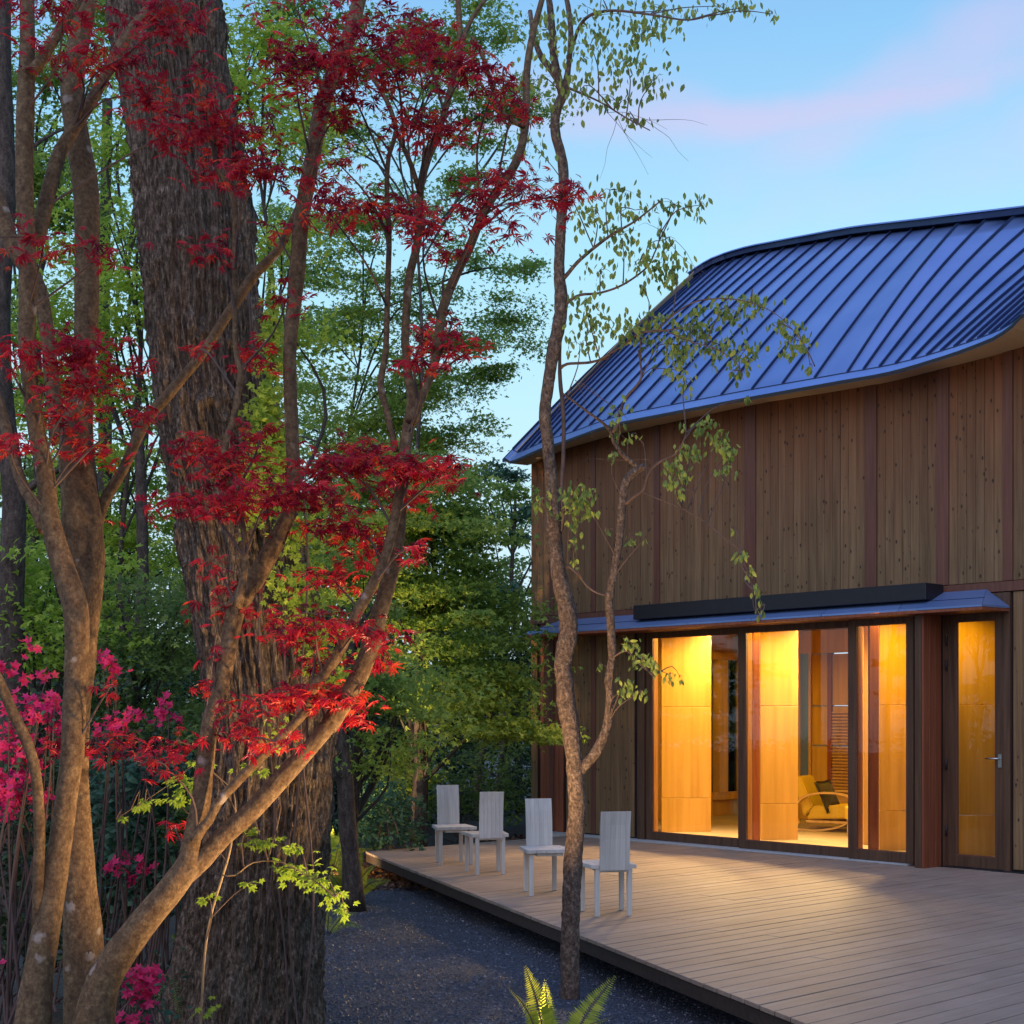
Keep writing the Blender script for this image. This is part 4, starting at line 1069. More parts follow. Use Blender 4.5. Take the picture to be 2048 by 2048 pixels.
# leaf clusters, (x, y, rx, ry, count) in 1932-wide picture units
RC = [(120, 18, 120, 22, 50), (140, 108, 85, 22, 40), (225, 112, 50, 30, 24), (275, 175, 55, 40, 42), (325, 245, 55, 22, 22), (305, 40, 55, 40, 40), (345, 20, 60, 22, 26),
      (390, 180, 45, 50, 40), (430, 260, 100, 50, 95), (490, 325, 80, 30, 60), (405, 310, 50, 16, 16), (560, 115, 60, 55, 70), (560, 20, 120, 20, 22), (700, 95, 130, 52, 150), (790, 70, 80, 30, 50),
      (660, 165, 70, 26, 50), (880, 128, 60, 34, 40), (935, 155, 35, 20, 14), (630, 225, 40, 30, 24), (780, 230, 50, 34, 40), (850, 240, 45, 24, 26), (965, 200, 45, 22, 18), (640, 310, 28, 16, 10),
      (700, 388, 110, 22, 75), (620, 400, 40, 24, 26), (800, 425, 45, 28, 28), (925, 392, 80, 40, 70), (950, 330, 55, 18, 16), (1065, 372, 48, 22, 34), (1000, 350, 40, 20, 14), (850, 478, 35, 10, 10),
      (400, 465, 42, 16, 16), (520, 430, 40, 10, 8), (80, 462, 110, 20, 26), (195, 478, 30, 22, 8), (480, 670, 42, 24, 24), (375, 660, 26, 8, 8), (130, 665, 105, 40, 95), (160, 735, 90, 34, 60),
      (120, 800, 80, 28, 36), (165, 845, 50, 22, 24), (12, 660, 26, 18, 10), (20, 855, 30, 24, 14), (265, 775, 32, 10, 9), (540, 568, 42, 9, 10), (845, 662, 60, 20, 36), (790, 690, 45, 16, 20), (800, 622, 22, 10, 6), (845, 590, 20, 8, 4),
      (490, 820, 38, 20, 14), (380, 845, 60, 26, 34), (430, 885, 85, 34, 65), (350, 950, 85, 20, 36), (555, 925, 95, 30, 85), (640, 885, 85, 36, 90), (690, 855, 60, 26, 45), (770, 865, 60, 36, 60), (850, 880, 40, 16, 20),
      (760, 930, 50, 26, 32), (440, 950, 90, 24, 50), (640, 1000, 75, 26, 60), (710, 1035, 70, 20, 36), (790, 1035, 35, 8, 6), (620, 1085, 60, 22, 32), (395, 1060, 30, 10, 7), (450, 1110, 55, 12, 12),
      (600, 1160, 85, 28, 45), (715, 1195, 40, 26, 18), (440, 1160, 65, 14, 24), (560, 1205, 45, 18, 18), (705, 1255, 40, 20, 18), (610, 1255, 50, 18, 18), (590, 1320, 100, 32, 110), (480, 1345, 60, 12, 14),
      (665, 1350, 34, 10, 10), (450, 1392, 60, 12, 20), (340, 1400, 50, 14, 16), (520, 1402, 46, 12, 16), (180, 1398, 110, 18, 36), (310, 1442, 60, 10, 10), (330, 1565, 20, 8, 5), (395, 1290, 26, 8, 6), (400, 1240, 18, 7, 3), (205, 1300, 20, 8, 4)]
def maple_leaves(clusters, tree, limbs, dfun, seed):
    pos, cl = [], []
    for (x, y, rx, ry, n) in clusters:
        x, y, rx, ry = (v * 1.06 for v in (x, y, rx, ry))
        D = dfun(x, y); c = PX(x, y, D); sx, sz = rx / F * D, ry / F * D
        cl.append((*c, sx, sz))
        n = int(n * 2.3)
        # leaves sit in flat tiers
        nt = max(2, int(ry / 9)); tiers = rng.normal(0, .5, nt)
        a = rng.normal(0, .58, (n, 3)); t = tiers[rng.integers(0, nt, n)]
        P = np.stack([c[0] + a[:, 0] * sx, c[1] + a[:, 1] * max(.12, sx * .8), c[2] + t * sz + rng.normal(0, .03, n) - .10 * np.abs(a[:, 0]) * sx], 1)
        pos.append(P)
    pos = np.vstack(pos); n = len(pos)
    R = rots(up_normals(n, .62) + np.array([0, -.35, 0]), rng.random(n) * 6.28); size = .026 + .040 * rng.random(n)
    foliage(T_RED, M['leaf_red'], pos, R, size, tree, 300)
    V, Q = twigs_to([np.array(c) for c in cl], limbs, .0042, seed); mesh_np('twigs', V, Q, M['twig'], tree, True)['kind'] = 'stuff'
left = [c for c in RC if c[0] < 350 and not (c[0] > 250 and c[1] > 820)]
right = [c for c in RC if c not in left]
def dleaf(x, y):
    h = _h(int(x) * 7, int(y) * 3, 5)
    return 6.35 + .7 * h
maple_leaves(right, maple, LM, dleaf, 1)
maple_leaves(left, maple2, LM2, lambda x, y: dleaf(x, y) - .1, 2)

# ------------------------------------------------------------------ the big rough trunk
DB = 8.6
def big_trunk():
    E = [(-260, 205, 400), (0, 225, 437), (180, 254, 458), (470, 290, 504), (700, 308, 524), (920, 335, 566), (1060, 357, 594), (1240, 394, 640), (1400, 414, 667), (1550, 406, 666), (1760, 388, 652), (1880, 362, 642), (2048, 322, 636), (2130, 300, 650)]
    P = []
    for y, l_, r_ in E:
        q = PX((l_ + r_) / 2, y, DB); P.append((*q, (r_ - l_) / 2 / F * DB))
    P = P[::-1]
    C = crom(P, .014); n, S = len(C), 300
    th = np.arange(S) * 2 * math.pi / S
    Z = C[:, 2]
    r = np.repeat(C[:, 3:4], S, 1)
    ang = th[None, :] * np.ones((n, 1)); zz = Z[:, None] * np.ones((1, S))
    cx, cy = np.cos(ang), np.sin(ang)
    q = lambda fr, fz, o: vnoise(np.stack([cx * fr + o, cy * fr + o * 1.7, zz * fz], -1).reshape(-1, 3)).reshape(n, S)
    warp = (q(1.5, 1.1, 3) - .5) * 1.2
    def q2(fr, fz, o):
        a2 = ang + warp * .22; return vnoise(np.stack([np.cos(a2) * fr + o, np.sin(a2) * fr + o * 1.7, zz * fz + warp], -1).reshape(-1, 3)).reshape(n, S)
    ridge_ = 1 - np.abs(q2(11, 2.3, 11) - .5) * 2.4; ridge_ = np.clip(ridge_, 0, 1)
    ridge2 = np.clip(1 - np.abs(q2(24, 8.5, 31) - .5) * 2.2, 0, 1)
    lobes = (q(1.3, .35, 50) - .5)
    d = .10 * lobes + (.062 + .04 * (q(2.2, .9, 91) - .5)) * (ridge_ ** 2.6 - .5) + .042 * (ridge2 ** 2 - .5) + .014 * (q2(60, 16, 70) - .5)
    # root flare lobes near the ground
    fl_ = np.clip((.9 - zz) / 1.3, 0, 1) ** 2 * (.02 + .18 * np.maximum(0, np.cos(ang * 4 + .8)))
    rr = r * (1 + fl_) + d * .8
    X = C[:, 0:1] + rr * cx; Y = C[:, 1:2] + rr * cy
    V = np.stack([X, Y, zz], -1).reshape(-1, 3)
    i = np.arange(n - 1)[:, None] * S; j = np.arange(S)[None, :]; j2 = (j + 1) % S
    Q = np.stack([i + j, i + j2, i + S + j2, i + S + j], -1).reshape(-1, 4)
    t = empty('old_tree', (C[0, 0], C[0, 1], GZ), 'massive old tree trunk with deeply furrowed grey-brown bark behind the red maple', 'tree')
    mesh_np('trunk', V, Q, M['bark_oak'], t, True)
    # crown high above the frame, so that it shades and reflects as it should
    return t
big = big_trunk()
# ivy on the right side of that trunk
def ivy():
    t = empty('ivy', (PX(560, 1433, 8.3)[0], 8.3, GZ), 'green climbing vine covering the right flank of the massive old trunk', 'ivy')
    pts = []
    for (x, y, rx, ry, n) in ((545, 700, 26, 110, 260), (530, 820, 36, 80, 260), (560, 900, 34, 80, 260), (520, 960, 40, 50, 130), (600, 1060, 55, 60, 240), (600, 1180, 60, 70, 230), (650, 1290, 50, 70, 160), (500, 1030, 30, 30, 60), (560, 1480, 40, 60, 30), (540, 620, 14, 60, 60)):
        a = rng.normal(0, .5, (n, 2))
        for k in range(n):
            xx, yy = x + a[k, 0] * rx, y + a[k, 1] * ry
            # on the surface of the trunk
            D = DB - .46 * math.sqrt(max(0.04, 1 - ((xx - 470 - (yy - 1000) * .08) / 135) ** 2)) - rnd.uniform(0.06, .2)
            pts.append(PX(xx, yy, D))
    pos = np.array(pts); n = len(pos)
    nm = rng.normal(0, .5, (n, 3)) + np.array([.4, -1, .6]); R = rots(nm, rng.random(n) * 6.28)
    size = .022 + .022 * rng.random(n)
    V, T = leaves_arr(T_GRN, pos, R, size); o = mesh_np('foliage', V, T, M['leaf_c'], t); o['kind'] = 'stuff'
    parts = []
    for x0, w in ((548, 0), (575, 1.5), (522, 3), (600, 4.4)):
        P = []
        for k in range(17):
            y = 2180 - k * 100; xx = x0 + 12 * math.sin(k * .9 + w) + (min(y, 1500) - 1000) * .03
            P.append((*PX(xx, y, DB - .41 - .05 * max(0, 3 - k) / 3), .0065))
        parts.append(tube_arrays(crom(P, .06), 7, .1, w))
    V, Q = join_arr(parts); mesh_np('stem', V, Q, M['twig'], t, True)
ivy()

# ------------------------------------------------------------------ slim cherry by the deck
DC = 10.1
cherry = empty('cherry_tree', (PX(1141, 1433, DC)[0], DC, GZ), 'slim rough-barked cherry tree with a forked side limb standing in gravel by the deck', 'tree')
T0 = zc([(1490, 1800, 112), (1490, 1700, 104), (1490, 1500, 104), (1500, 1200, 104), (1512, 950, 102), (1530, 750, 96), (1520, 550, 94), (1500, 350, 94), (1470, 150, 102)], 600, 1348) + \
     zc([(1462, 1830, 100), (1450, 1730, 96), (1482, 1560, 104), (1475, 1440, 100), (1432, 1250, 88), (1412, 1100, 80), (1400, 950, 78), (1390, 750, 70), (1368, 520, 66), (1352, 350, 66), (1372, 180, 66)], 600, 700) + \
     zc([(1400, 1932, 70), (1432, 1780, 72), (1442, 1650, 72), (1430, 1480, 60), (1440, 1250, 58), (1455, 1050, 56), (1450, 900, 56), (1408, 720, 54), (1420, 600, 54), (1455, 510, 50), (1480, 380, 32), (1495, 200, 30), (1482, 50, 28), (1450, -100, 24)], 600, 0)
T1 = zc([(1450, 520, 50), (1425, 430, 46), (1400, 300, 42), (1388, 120, 38), (1368, -60, 32)], 600, 0)
T2 = zc([(1425, 440, 42), (1375, 370, 38), (1330, 310, 34), (1290, 200, 28), (1270, 60, 24)], 600, 0)
T3 = zc([(1530, 560, 60), (1575, 500, 60), (1640, 420, 58), (1698, 280, 52), (1712, 100, 48)], 600, 1348) + \
     zc([(1700, 1830, 44), (1722, 1700, 44), (1715, 1500, 48), (1708, 1360, 46), (1748, 1150, 44), (1772, 950, 44), (1782, 810, 46), (1805, 720, 50), (1855, 665, 44), (1908, 640, 40)], 600, 700)
c8 = lambda pts: zc(pts, 1000, 700, 500 / 1932)
c5 = lambda pts: zc(pts, 1148, 450, 500 / 1932)
T4 = c8([(1075, 915, 38), (1020, 870, 34), (940, 800, 34), (880, 710, 30), (855, 630, 28), (790, 560, 22), (680, 480, 18), (560, 390, 14), (480, 330, 10)])
T4b = c8([(870, 640, 24), (915, 560, 22), (945, 430, 22), (980, 360, 22), (1060, 270, 20), (1095, 200, 18), (1085, 100, 14), (1070, 0, 12)])
T5 = c8([(970, 1190, 26), (1040, 1130, 22), (1110, 1080, 20), (1135, 990, 20), (1180, 910, 20), (1260, 850, 18), (1360, 800, 14), (1410, 720, 12), (1440, 640, 9)])
T6 = c8([(1100, 1100, 12), (1250, 1160, 10), (1400, 1220, 9), (1600, 1340, 8), (1720, 1440, 7), (1830, 1530, 6), (1900, 1680, 5), (1950, 1850, 4), (1960, 1980, 4), (2010, 2090, 3)])
T6b = c8([(1450, 1230, 8), (1620, 1360, 6), (1750, 1480, 5), (1860, 1540, 4)])
T7 = c8([(470, 1420, 34), (485, 1300, 30), (472, 1100, 30), (490, 800, 30), (490, 500, 32), (466, 250, 32), (462, 80, 26), (470, -150, 18)])
T8 = c8([(470, 140, 26), (520, 108, 22), (700, 95, 20), (850, 50, 18)]) + c5([(200, 1040, 20), (380, 930, 18), (500, 840, 18), (620, 818, 16), (720, 812, 12), (840, 790, 8)])
T8b = c5([(640, 818, 12), (760, 700, 12), (920, 600, 12), (1080, 570, 10), (1280, 580, 8), (1450, 630, 7), (1600, 720, 6), (1760, 900, 5), (1860, 1090, 4)])
T8c = c5([(700, 815, 10), (900, 900, 9), (1100, 960, 8), (1250, 1060, 6), (1310, 1200, 4)])
T9 = c5([(-90, 640, 34), (-40, 590, 28), (50, 540, 22), (200, 525, 18), (380, 460, 16), (560, 330, 14), (620, 220, 12), (655, 130, 10), (680, -20, 8)])
T10 = zc([(1438, 1550, 30), (1470, 1520, 24), (1550, 1430, 20), (1700, 1310, 16), (1850, 1220, 12), (1990, 1110, 8)], 600, 0)
T11 = c8([(520, 1660, 22), (600, 1730, 20), (680, 1830, 18), (760, 1880, 16), (830, 1895, 16)])
T12 = zc([(1480, 330, 22), (1560, 120, 18), (1700, 60, 16), (1932, 80, 12), (2150, 110, 9), (2330, 60, 6)], 600, 0)
T13 = zc([(1470, 480, 16), (1650, 560, 10), (1800, 650, 8), (1932, 720, 6)], 600, 0)
T14 = zc([(1720, 1700, 12), (1800, 1660, 10), (1860, 1720, 8), (1950, 1800, 6)], 600, 700)
LC = []
for pts, d0, d1, nm, sd, k in ((T0, 10.1, 10.1, 'trunk', 22, 21), (T1, 10.1, 10.0, 'branch', 10, 22), (T2, 10.1, 10.2, 'branch', 10, 23), (T3, 10.1, 10.0, 'limb', 14, 24),
                               (T4, 10.0, 9.9, 'branch', 10, 25), (T4b, 9.95, 9.8, 'branch', 8, 26), (T5, 10.0, 9.7, 'branch', 8, 27), (T6, 10.0, 9.6, 'branch', 6, 28), (T6b, 9.9, 9.7, 'branch', 6, 29),
                               (T7, 10.1, 10.15, 'branch', 10, 30), (T8, 10.1, 9.7, 'branch', 8, 31), (T8b, 9.8, 9.4, 'branch', 6, 32), (T8c, 9.75, 9.5, 'branch', 6, 33), (T9, 10.1, 9.8, 'branch', 8, 34),
                               (T10, 10.1, 9.7, 'branch', 8, 35), (T11, 10.1, 10.05, 'branch', 8, 36), (T12, 10.1, 9.2, 'branch', 8, 37), (T13, 10.1, 9.8, 'branch', 6, 38), (T14, 10.05, 9.8, 'branch', 6, 39)):
    P = limb(pts, d0, d1); LC.append(P)
    limb_mesh(nm, P, M['bark_cherry'] if pts[0][2] > 9 else M['twig'], cherry, .03, sd, .13 if nm in ('trunk', 'limb') else .08, k, 26)
CC = [(1390, 650, 40, 26, 44), (1440, 620, 60, 26, 60), (1350, 690, 50, 34, 60), (1300, 640, 50, 26, 40), (1440, 690, 50, 34, 46), (1500, 600, 45, 12, 26), (1590, 680, 30, 34, 40), (1560, 650, 30, 18, 20), (1490, 700, 40, 26, 24), (1350, 740, 30, 14, 10),
      (1370, 760, 20, 40, 12), (1480, 740, 20, 24, 12), (1250, 660, 50, 22, 40), (1190, 650, 40, 34, 34), (1160, 690, 30, 30, 14), (1620, 730, 8, 12, 4), (1495, 795, 8, 10, 4),
      (1340, 540, 34, 40, 50), (1280, 520, 50, 30, 34), (1330, 480, 26, 26, 20), (1240, 470, 60, 30, 34), (1180, 430, 40, 40, 34), (1270, 420, 50, 24, 26), (1350, 410, 50, 18, 24), (1400, 410, 22, 24, 12), (1200, 540, 40, 40, 20), (1170, 600, 30, 40, 24), (1285, 575, 10, 12, 5), (1220, 380, 60, 20, 20),
      (1180, 90, 60, 50, 60), (1250, 120, 60, 50, 60), (1160, 180, 40, 50, 34), (1300, 60, 60, 34, 50), (1230, 200, 60, 26, 34), (1310, 160, 40, 30, 26), (1200, 30, 90, 24, 50), (1330, 20, 70, 22, 34), (1440, 12, 60, 18, 26), (1545, 28, 16, 10, 5), (1490, 15, 24, 12, 8), (1100, 60, 60, 50, 50), (1075, 160, 40, 60, 36), (1270, 240, 30, 12, 9), (1060, 280, 50, 40, 20),
      (1400, 850, 30, 14, 26), (1440, 880, 26, 22, 32), (1460, 900, 12, 20, 14), (1380, 900, 26, 22, 22), (1350, 930, 24, 16, 20), (1360, 980, 8, 16, 8), (1340, 960, 14, 12, 8), (1450, 940, 16, 10, 14), (1370, 950, 12, 16, 10),
      (1230, 865, 12, 20, 6), (1225, 908, 10, 12, 5), (1265, 870, 16, 10, 5), (1235, 820, 24, 34, 10), (1165, 990, 24, 22, 34), (1150, 1030, 26, 26, 20), (1180, 1020, 12, 14, 10), (1150, 1090, 14, 34, 12), (1212, 1060, 5, 8, 2), (1135, 990, 16, 24, 14), (1085, 1000, 22, 20, 12), (1265, 1075, 16, 8, 5), (1290, 1078, 5, 8, 2),
      (1480, 1105, 10, 10, 8), (1500, 1140, 8, 14, 8), (1515, 1175, 8, 14, 8), (1520, 1215, 8, 18, 8), (1466, 1058, 5, 5, 2),
      (1260, 1285, 20, 10, 12), (1285, 1315, 18, 16, 16), (1310, 1330, 16, 12, 12), (1340, 1350, 12, 10, 5), (1360, 1355, 5, 5, 2), (1200, 1328, 6, 5, 3), (1255, 1370, 16, 14, 12), (1280, 1385, 14, 10, 6), (1245, 1385, 12, 12, 6)]
def cherry_leaves():
    pos, cl = [], []
    for (x, y, rx, ry, n) in CC:
        if x > 1600 and y < 100: pass
        D = 9.75 + .35 * _h(int(x), int(y), 9); c = PX(x, y, D); sx, sz = rx / F * D, ry / F * D
        cl.append((*c, sx, sz))
        a = rng.normal(0, .55, (int(n * 1.8), 3))
        pos.append(c[None] + a * np.array([sx, max(.08, sx * .6), sz]))
    pos = np.vstack(pos); n = len(pos)
    # leaves hang: long axis points down
    dirv = rng.normal(0, .38, (n, 3)) + np.array([0, 0, -1.0]); dirv /= np.linalg.norm(dirv, axis=1, keepdims=True)
    nm = rng.normal(0, 1, (n, 3)) + np.array([0, -.5, .2]); nm -= dirv * np.sum(nm * dirv, 1, keepdims=True); nm /= np.linalg.norm(nm, axis=1, keepdims=True)
    R = np.stack([np.cross(dirv, nm), dirv, nm], -1)
    size = .034 + .028 * rng.random(n)
    foliage(T_OVAL, M['leaf_cherry'], pos, R, size, cherry, 300)
    V, Q = twigs_to([np.array(c) for c in cl], LC[1:], .003, 4); mesh_np('twigs', V, Q, M['twig'], cherry, True)['kind'] = 'stuff'
    # bare hair-fine twigs in the sky
    parts = []; r_ = random.Random(3)
    for (x, y) in ((1235, 235), (1215, 225), (1330, 470), (1350, 480), (1160, 770), (1150, 760), (1440, 950), (1230, 920), (1290, 240)):
        for _ in range(2):
            a = PX(x, y, 9.9); P = [(*a, .0018)]
            d = np.array([r_.uniform(-.5, 1), r_.uniform(-.3, .3), r_.uniform(-.8, .3)]); d /= np.linalg.norm(d)
            for k in range(4):
                d = d + np.array([r_.uniform(-.3, .3), 0, r_.uniform(-.35, .1)]); d /= np.linalg.norm(d); a = a + d * .11; P.append((*a, .0016 - .0003 * k))
            parts.append(tube_arrays(crom(P, .05), 5, cap=False))
    V, Q = join_arr(parts); mesh_np('bare_twigs', V, Q, M['twig'], cherry, True)['kind'] = 'stuff'
cherry_leaves()

# ------------------------------------------------------------------ background trees
def spray_leaves(centres, radii, per, size, flat=.16, tilt=.42):
    """horizontal tiers of small leaves gathered in clumps"""
    m = len(centres); pos = []
    for c, r in zip(centres, radii):
        k = max(5, int(9 * r)); a = rng.random(k) * 6.28; d = np.sqrt(rng.random(k)) * r * .85
        cc = np.stack([c[0] + np.cos(a) * d, c[1] + np.sin(a) * d, c[2] - .35 * (d ** 2) / max(r, .2) + rng.normal(0, .05, k)], 1)
        idx = rng.integers(0, k, per)
        sp = rng.normal(0, 1, (per, 3)) * np.array([.21 * r + .05, .21 * r + .05, flat * .30 * r + .015])
        pos.append(cc[idx] + sp)
    pos = np.vstack(pos); n = len(pos)
    return pos, rots(up_normals(n, tilt) + np.array([0, -.25, 0]), rng.random(n) * 6.28), size * (.7 + .6 * rng.random(n))
def bg_tree(name, label, bx, D, ell, mat, leaf=.055, per=170, dens=1.0, tmpl=T_TRI, trunk_w=26, top=None, spray=.62, bark_='bark_bg', group=None, lean=0, flat=.16, cat='tree', btm=None, tilt=.8, depth=1.0):
    base = PX(bx, HY, D); base[2] = GZ - .05
    t = empty(name, base, label, cat, group)
    cs, rs = [], []
    for (x, y, rx, ry, *dd) in ell:
        A_ = rx * ry * (D / F) ** 2 * 3.14
        per_ = per; n = max(3, int(A_ * 4.2 * dens * (dd[0] if dd else 1)))
        for _ in range(n):
            a, q = rng.random() * 6.28, math.sqrt(rng.random())
            X = x + rx * q * math.cos(a); Yp = y + ry * q * math.sin(a)
            Dd = D + rng.normal(0, .55) * min(2.2, rx * D / F) * depth
            cs.append(PX(X, Yp, Dd)); rs.append(spray * (.6 + .8 * rng.random()))
    pos, R, sz = spray_leaves(cs, rs, int(per * 1.9), leaf * 1.02, flat, tilt)
    print('TREE', name, len(pos))
    V, T = leaves_arr(tmpl, pos, R, sz); o = mesh_np('crown', V, T, M[mat], t)
    # trunk to the middle of the crown, limbs to a share of the sprays
    C = np.array(cs); tz = top if top is not None else float(np.percentile(C[:, 2], 85)); cx = float(np.median(C[:, 0]))
    r0 = trunk_w / 2 / F * D
    pts = []
    for k in range(7):
        f = k / 6; pts.append((base[0] + (cx - base[0]) * f ** 1.5 * .6 + .12 * math.sin(k * 1.9 + bx) * f, D + .1 * math.sin(k * 1.3), base[2] + (tz - base[2]) * f, r0 * (1 - .75 * f)))
    tr_ = crom(pts, .25); V, Q = tube_arrays(tr_, 12, .08, bx, 5); mesh_np('trunk', V, Q, M[bark_], t, True)
    parts = []
    sel = rng.permutation(len(C))[:min(len(C), 16)]
    for i in sel:
        c = C[i]; zz = c[2] - rng.uniform(.5, 2.2); j = int(np.argmin(np.abs(tr_[:, 2] - max(base[2] + 1.0, zz)))); k = tr_[j]
        L = np.linalg.norm(c - k[:3])
        mid = (k[:3] + c) / 2 + np.array([rng.normal(0, .10) * L, rng.normal(0, .08) * L, rng.uniform(-.05, .18) * L])
        parts.append(tube_arrays(crom([(*k[:3], min(k[3] * .6, .012 + .008 * L)), (*mid, .008 + .004 * L), (*c, .004)], .2), 6, 0, 0, cap=False))
    if parts:
        V, Q = join_arr(parts); mesh_np('branches', V, Q, M['twig_dark'], t, True)['kind'] = 'stuff'
    return t
BG = [
 dict(label='broad green maple growing beside the left corner of the house, over the chairs', bx=835, D=19.5, ell=[(820, 1010, 150, 130), (930, 1060, 110, 120), (960, 1180, 80, 90), (940, 1330, 90, 90), (860, 1250, 160, 150), (760, 1130, 120, 140), (985, 1240, 45, 50, .8), (975, 1340, 60, 40), (1010, 1450, 50, 30, .6), (920, 1420, 110, 60)], mat='leaf_a', leaf=.062, per=190, dens=1.25, trunk_w=26),
 dict(label='green layered maple right of the massive trunk, below the red branches', bx=700, D=15.0, ell=[(700, 1280, 80, 90), (760, 1420, 110, 70), (690, 1480, 60, 60), (830, 1370, 70, 50), (690, 1120, 60, 80)], mat='leaf_a', leaf=.048, per=170, dens=1.0, trunk_w=36),
 dict(label='tall airy maple with dark twigs against the sky behind the red stems', bx=640, D=23, ell=[(690, 560, 130, 110, .8), (600, 450, 70, 110, .8), (780, 400, 120, 60, .6), (830, 640, 130, 90, .9), (970, 610, 90, 60, .7), (1000, 700, 90, 50, .7), (760, 760, 150, 80, 1.0), (930, 760, 60, 60, .7), (880, 480, 90, 70, .4), (700, 850, 140, 80, 1.2), (860, 870, 100, 70, 1.2), (1000, 530, 70, 50, .5)], mat='leaf_a', leaf=.05, per=200, dens=1.4, trunk_w=12, top=9.5),
 dict(label='high branching tree filling the top centre of the sky with green leaves', bx=848, D=20.5, ell=[(600, 90, 90, 110, .9), (720, 60, 120, 80, 1.0), (860, 90, 110, 110, .9), (960, 60, 80, 90, .9), (760, 210, 150, 60, .5), (920, 230, 110, 70, .7), (970, 330, 90, 60, .5), (640, 230, 60, 50, .6), (660, 440, 90, 60, .35), (1040, 200, 50, 80, .7)], mat='leaf_a', leaf=.054, per=200, dens=1.1, trunk_w=14, top=10.5),
 dict(label='bright yellow-green maple seen between the two leftmost red maple stems and the massive trunk', bx=250, D=13.5, ell=[(255, 300, 60, 80, .7), (250, 420, 60, 80), (245, 540, 60, 80), (240, 660, 60, 70, .8), (110, 560, 50, 90, .6), (330, 160, 60, 60, .3)], mat='leaf_c', leaf=.046, per=210, dens=2.5, trunk_w=18, top=6),
 dict(label='yellow-green leaved tree top just right of the massive trunk', bx=520, D=12.5, ell=[(490, 60, 60, 70, .8), (500, 190, 60, 70, .9), (530, 300, 50, 50, .7), (520, 120, 60, 60, .9), (545, 480, 30, 90, .6), (570, 620, 30, 80, .6)], mat='leaf_c', leaf=.042, per=180, dens=1.8, trunk_w=14, top=6.4),
 dict(label='green tree crown at the upper left corner behind the leftmost maple stems', bx=70, D=15, ell=[(50, 80, 100, 90, .6), (60, 260, 90, 100, .8), (30, 430, 70, 90, .8), (190, 120, 60, 110, .6), (120, 400, 70, 80, .6), (20, 600, 60, 90, .6), (230, 60, 60, 60, .6)], mat='leaf_a', leaf=.05, per=210, dens=2.2, trunk_w=24, top=8),
 dict(label='green tree filling the gap low between the leftmost stems and the massive trunk', bx=285, D=14, ell=[(260, 800, 80, 70, .8), (260, 920, 90, 70, .9), (320, 1010, 70, 60, .8), (250, 1060, 90, 60, 1.0), (340, 1120, 70, 60), (60, 820, 90, 90, .6), (60, 980, 80, 80, .8), (230, 740, 60, 50, .6)], mat='leaf_c', leaf=.048, per=180, dens=1.4, trunk_w=26, top=3.6),
 dict(label='low spreading maple with tiered yellowish leaves at the left edge', bx=60, D=11, ell=[(40, 1100, 80, 30), (60, 1180, 90, 40), (100, 1240, 80, 30), (30, 1290, 60, 40)], mat='leaf_c', leaf=.042, per=170, dens=1.6, trunk_w=14, top=1.9),
 dict(label='tiered dark green maple low between the leftmost stems and the massive trunk', bx=270, D=11.6, ell=[(300, 1190, 80, 30), (330, 1250, 60, 30), (270, 1300, 100, 50), (330, 1350, 70, 60), (230, 1390, 90, 50), (300, 1430, 90, 30)], mat='leaf_b', leaf=.042, per=180, dens=1.5, trunk_w=16, top=2.1),
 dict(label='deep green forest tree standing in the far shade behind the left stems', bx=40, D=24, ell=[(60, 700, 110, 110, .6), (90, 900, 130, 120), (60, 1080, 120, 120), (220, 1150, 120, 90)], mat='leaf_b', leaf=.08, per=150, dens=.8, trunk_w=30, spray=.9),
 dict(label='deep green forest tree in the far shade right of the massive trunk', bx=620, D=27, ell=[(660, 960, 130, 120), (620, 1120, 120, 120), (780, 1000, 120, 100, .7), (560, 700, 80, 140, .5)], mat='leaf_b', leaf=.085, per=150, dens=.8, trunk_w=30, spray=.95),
 dict(label='distant dark spruce-like tree seen through the gap beside the house corner', bx=1040, D=30, ell=[(1040, 1000, 36, 90, .7), (1035, 1140, 46, 70, .5), (985, 960, 40, 60, .6)], mat='leaf_d', leaf=.09, per=110, dens=.8, trunk_w=18, spray=.7),
 dict(label='young maple with glowing yellow leaves just behind the far corner of the deck', bx=835, D=21.5, ell=[(810, 1530, 34, 24), (790, 1560, 24, 20), (770, 1510, 24, 16)], mat='leaf_c', leaf=.06, per=120, dens=1.3, trunk_w=26, top=2.0, spray=.35, depth=.3),
]
for d in BG:
    lab = d.pop('label'); bg_tree('maple_tree' if 'maple' in lab else ('spruce_tree' if 'spruce' in lab else 'forest_tree'), lab, mat=d.pop('mat'), bx=d.pop('bx'), D=d.pop('D'), ell=d.pop('ell'), **d)
# more forest behind so the horizon is closed
k = 0
far_labels = ['leftmost far forest tree in the dark', 'far forest tree behind the leftmost stems', 'far forest tree directly behind the massive trunk', 'far forest tree right of the massive trunk', 'far forest tree above the farthest chair', 'far forest tree against the left side of the house']
for bx, D, l_ in ((-60, 34, 0), (140, 36, 1), (420, 33, 2), (640, 35, 3), (840, 33, 4), (1010, 35, 5)):
    bg_tree('forest_tree', far_labels[l_], bx, D, [(bx, 1220, 150, 120), (bx + 30, 1340, 160, 90), (bx - 30, 1090, 120, 120, .6), (bx, 1420, 150, 60)], 'leaf_b', .12, 120, .55, T_DIA, 26, None, 1.2, group='far forest trees closing the view')
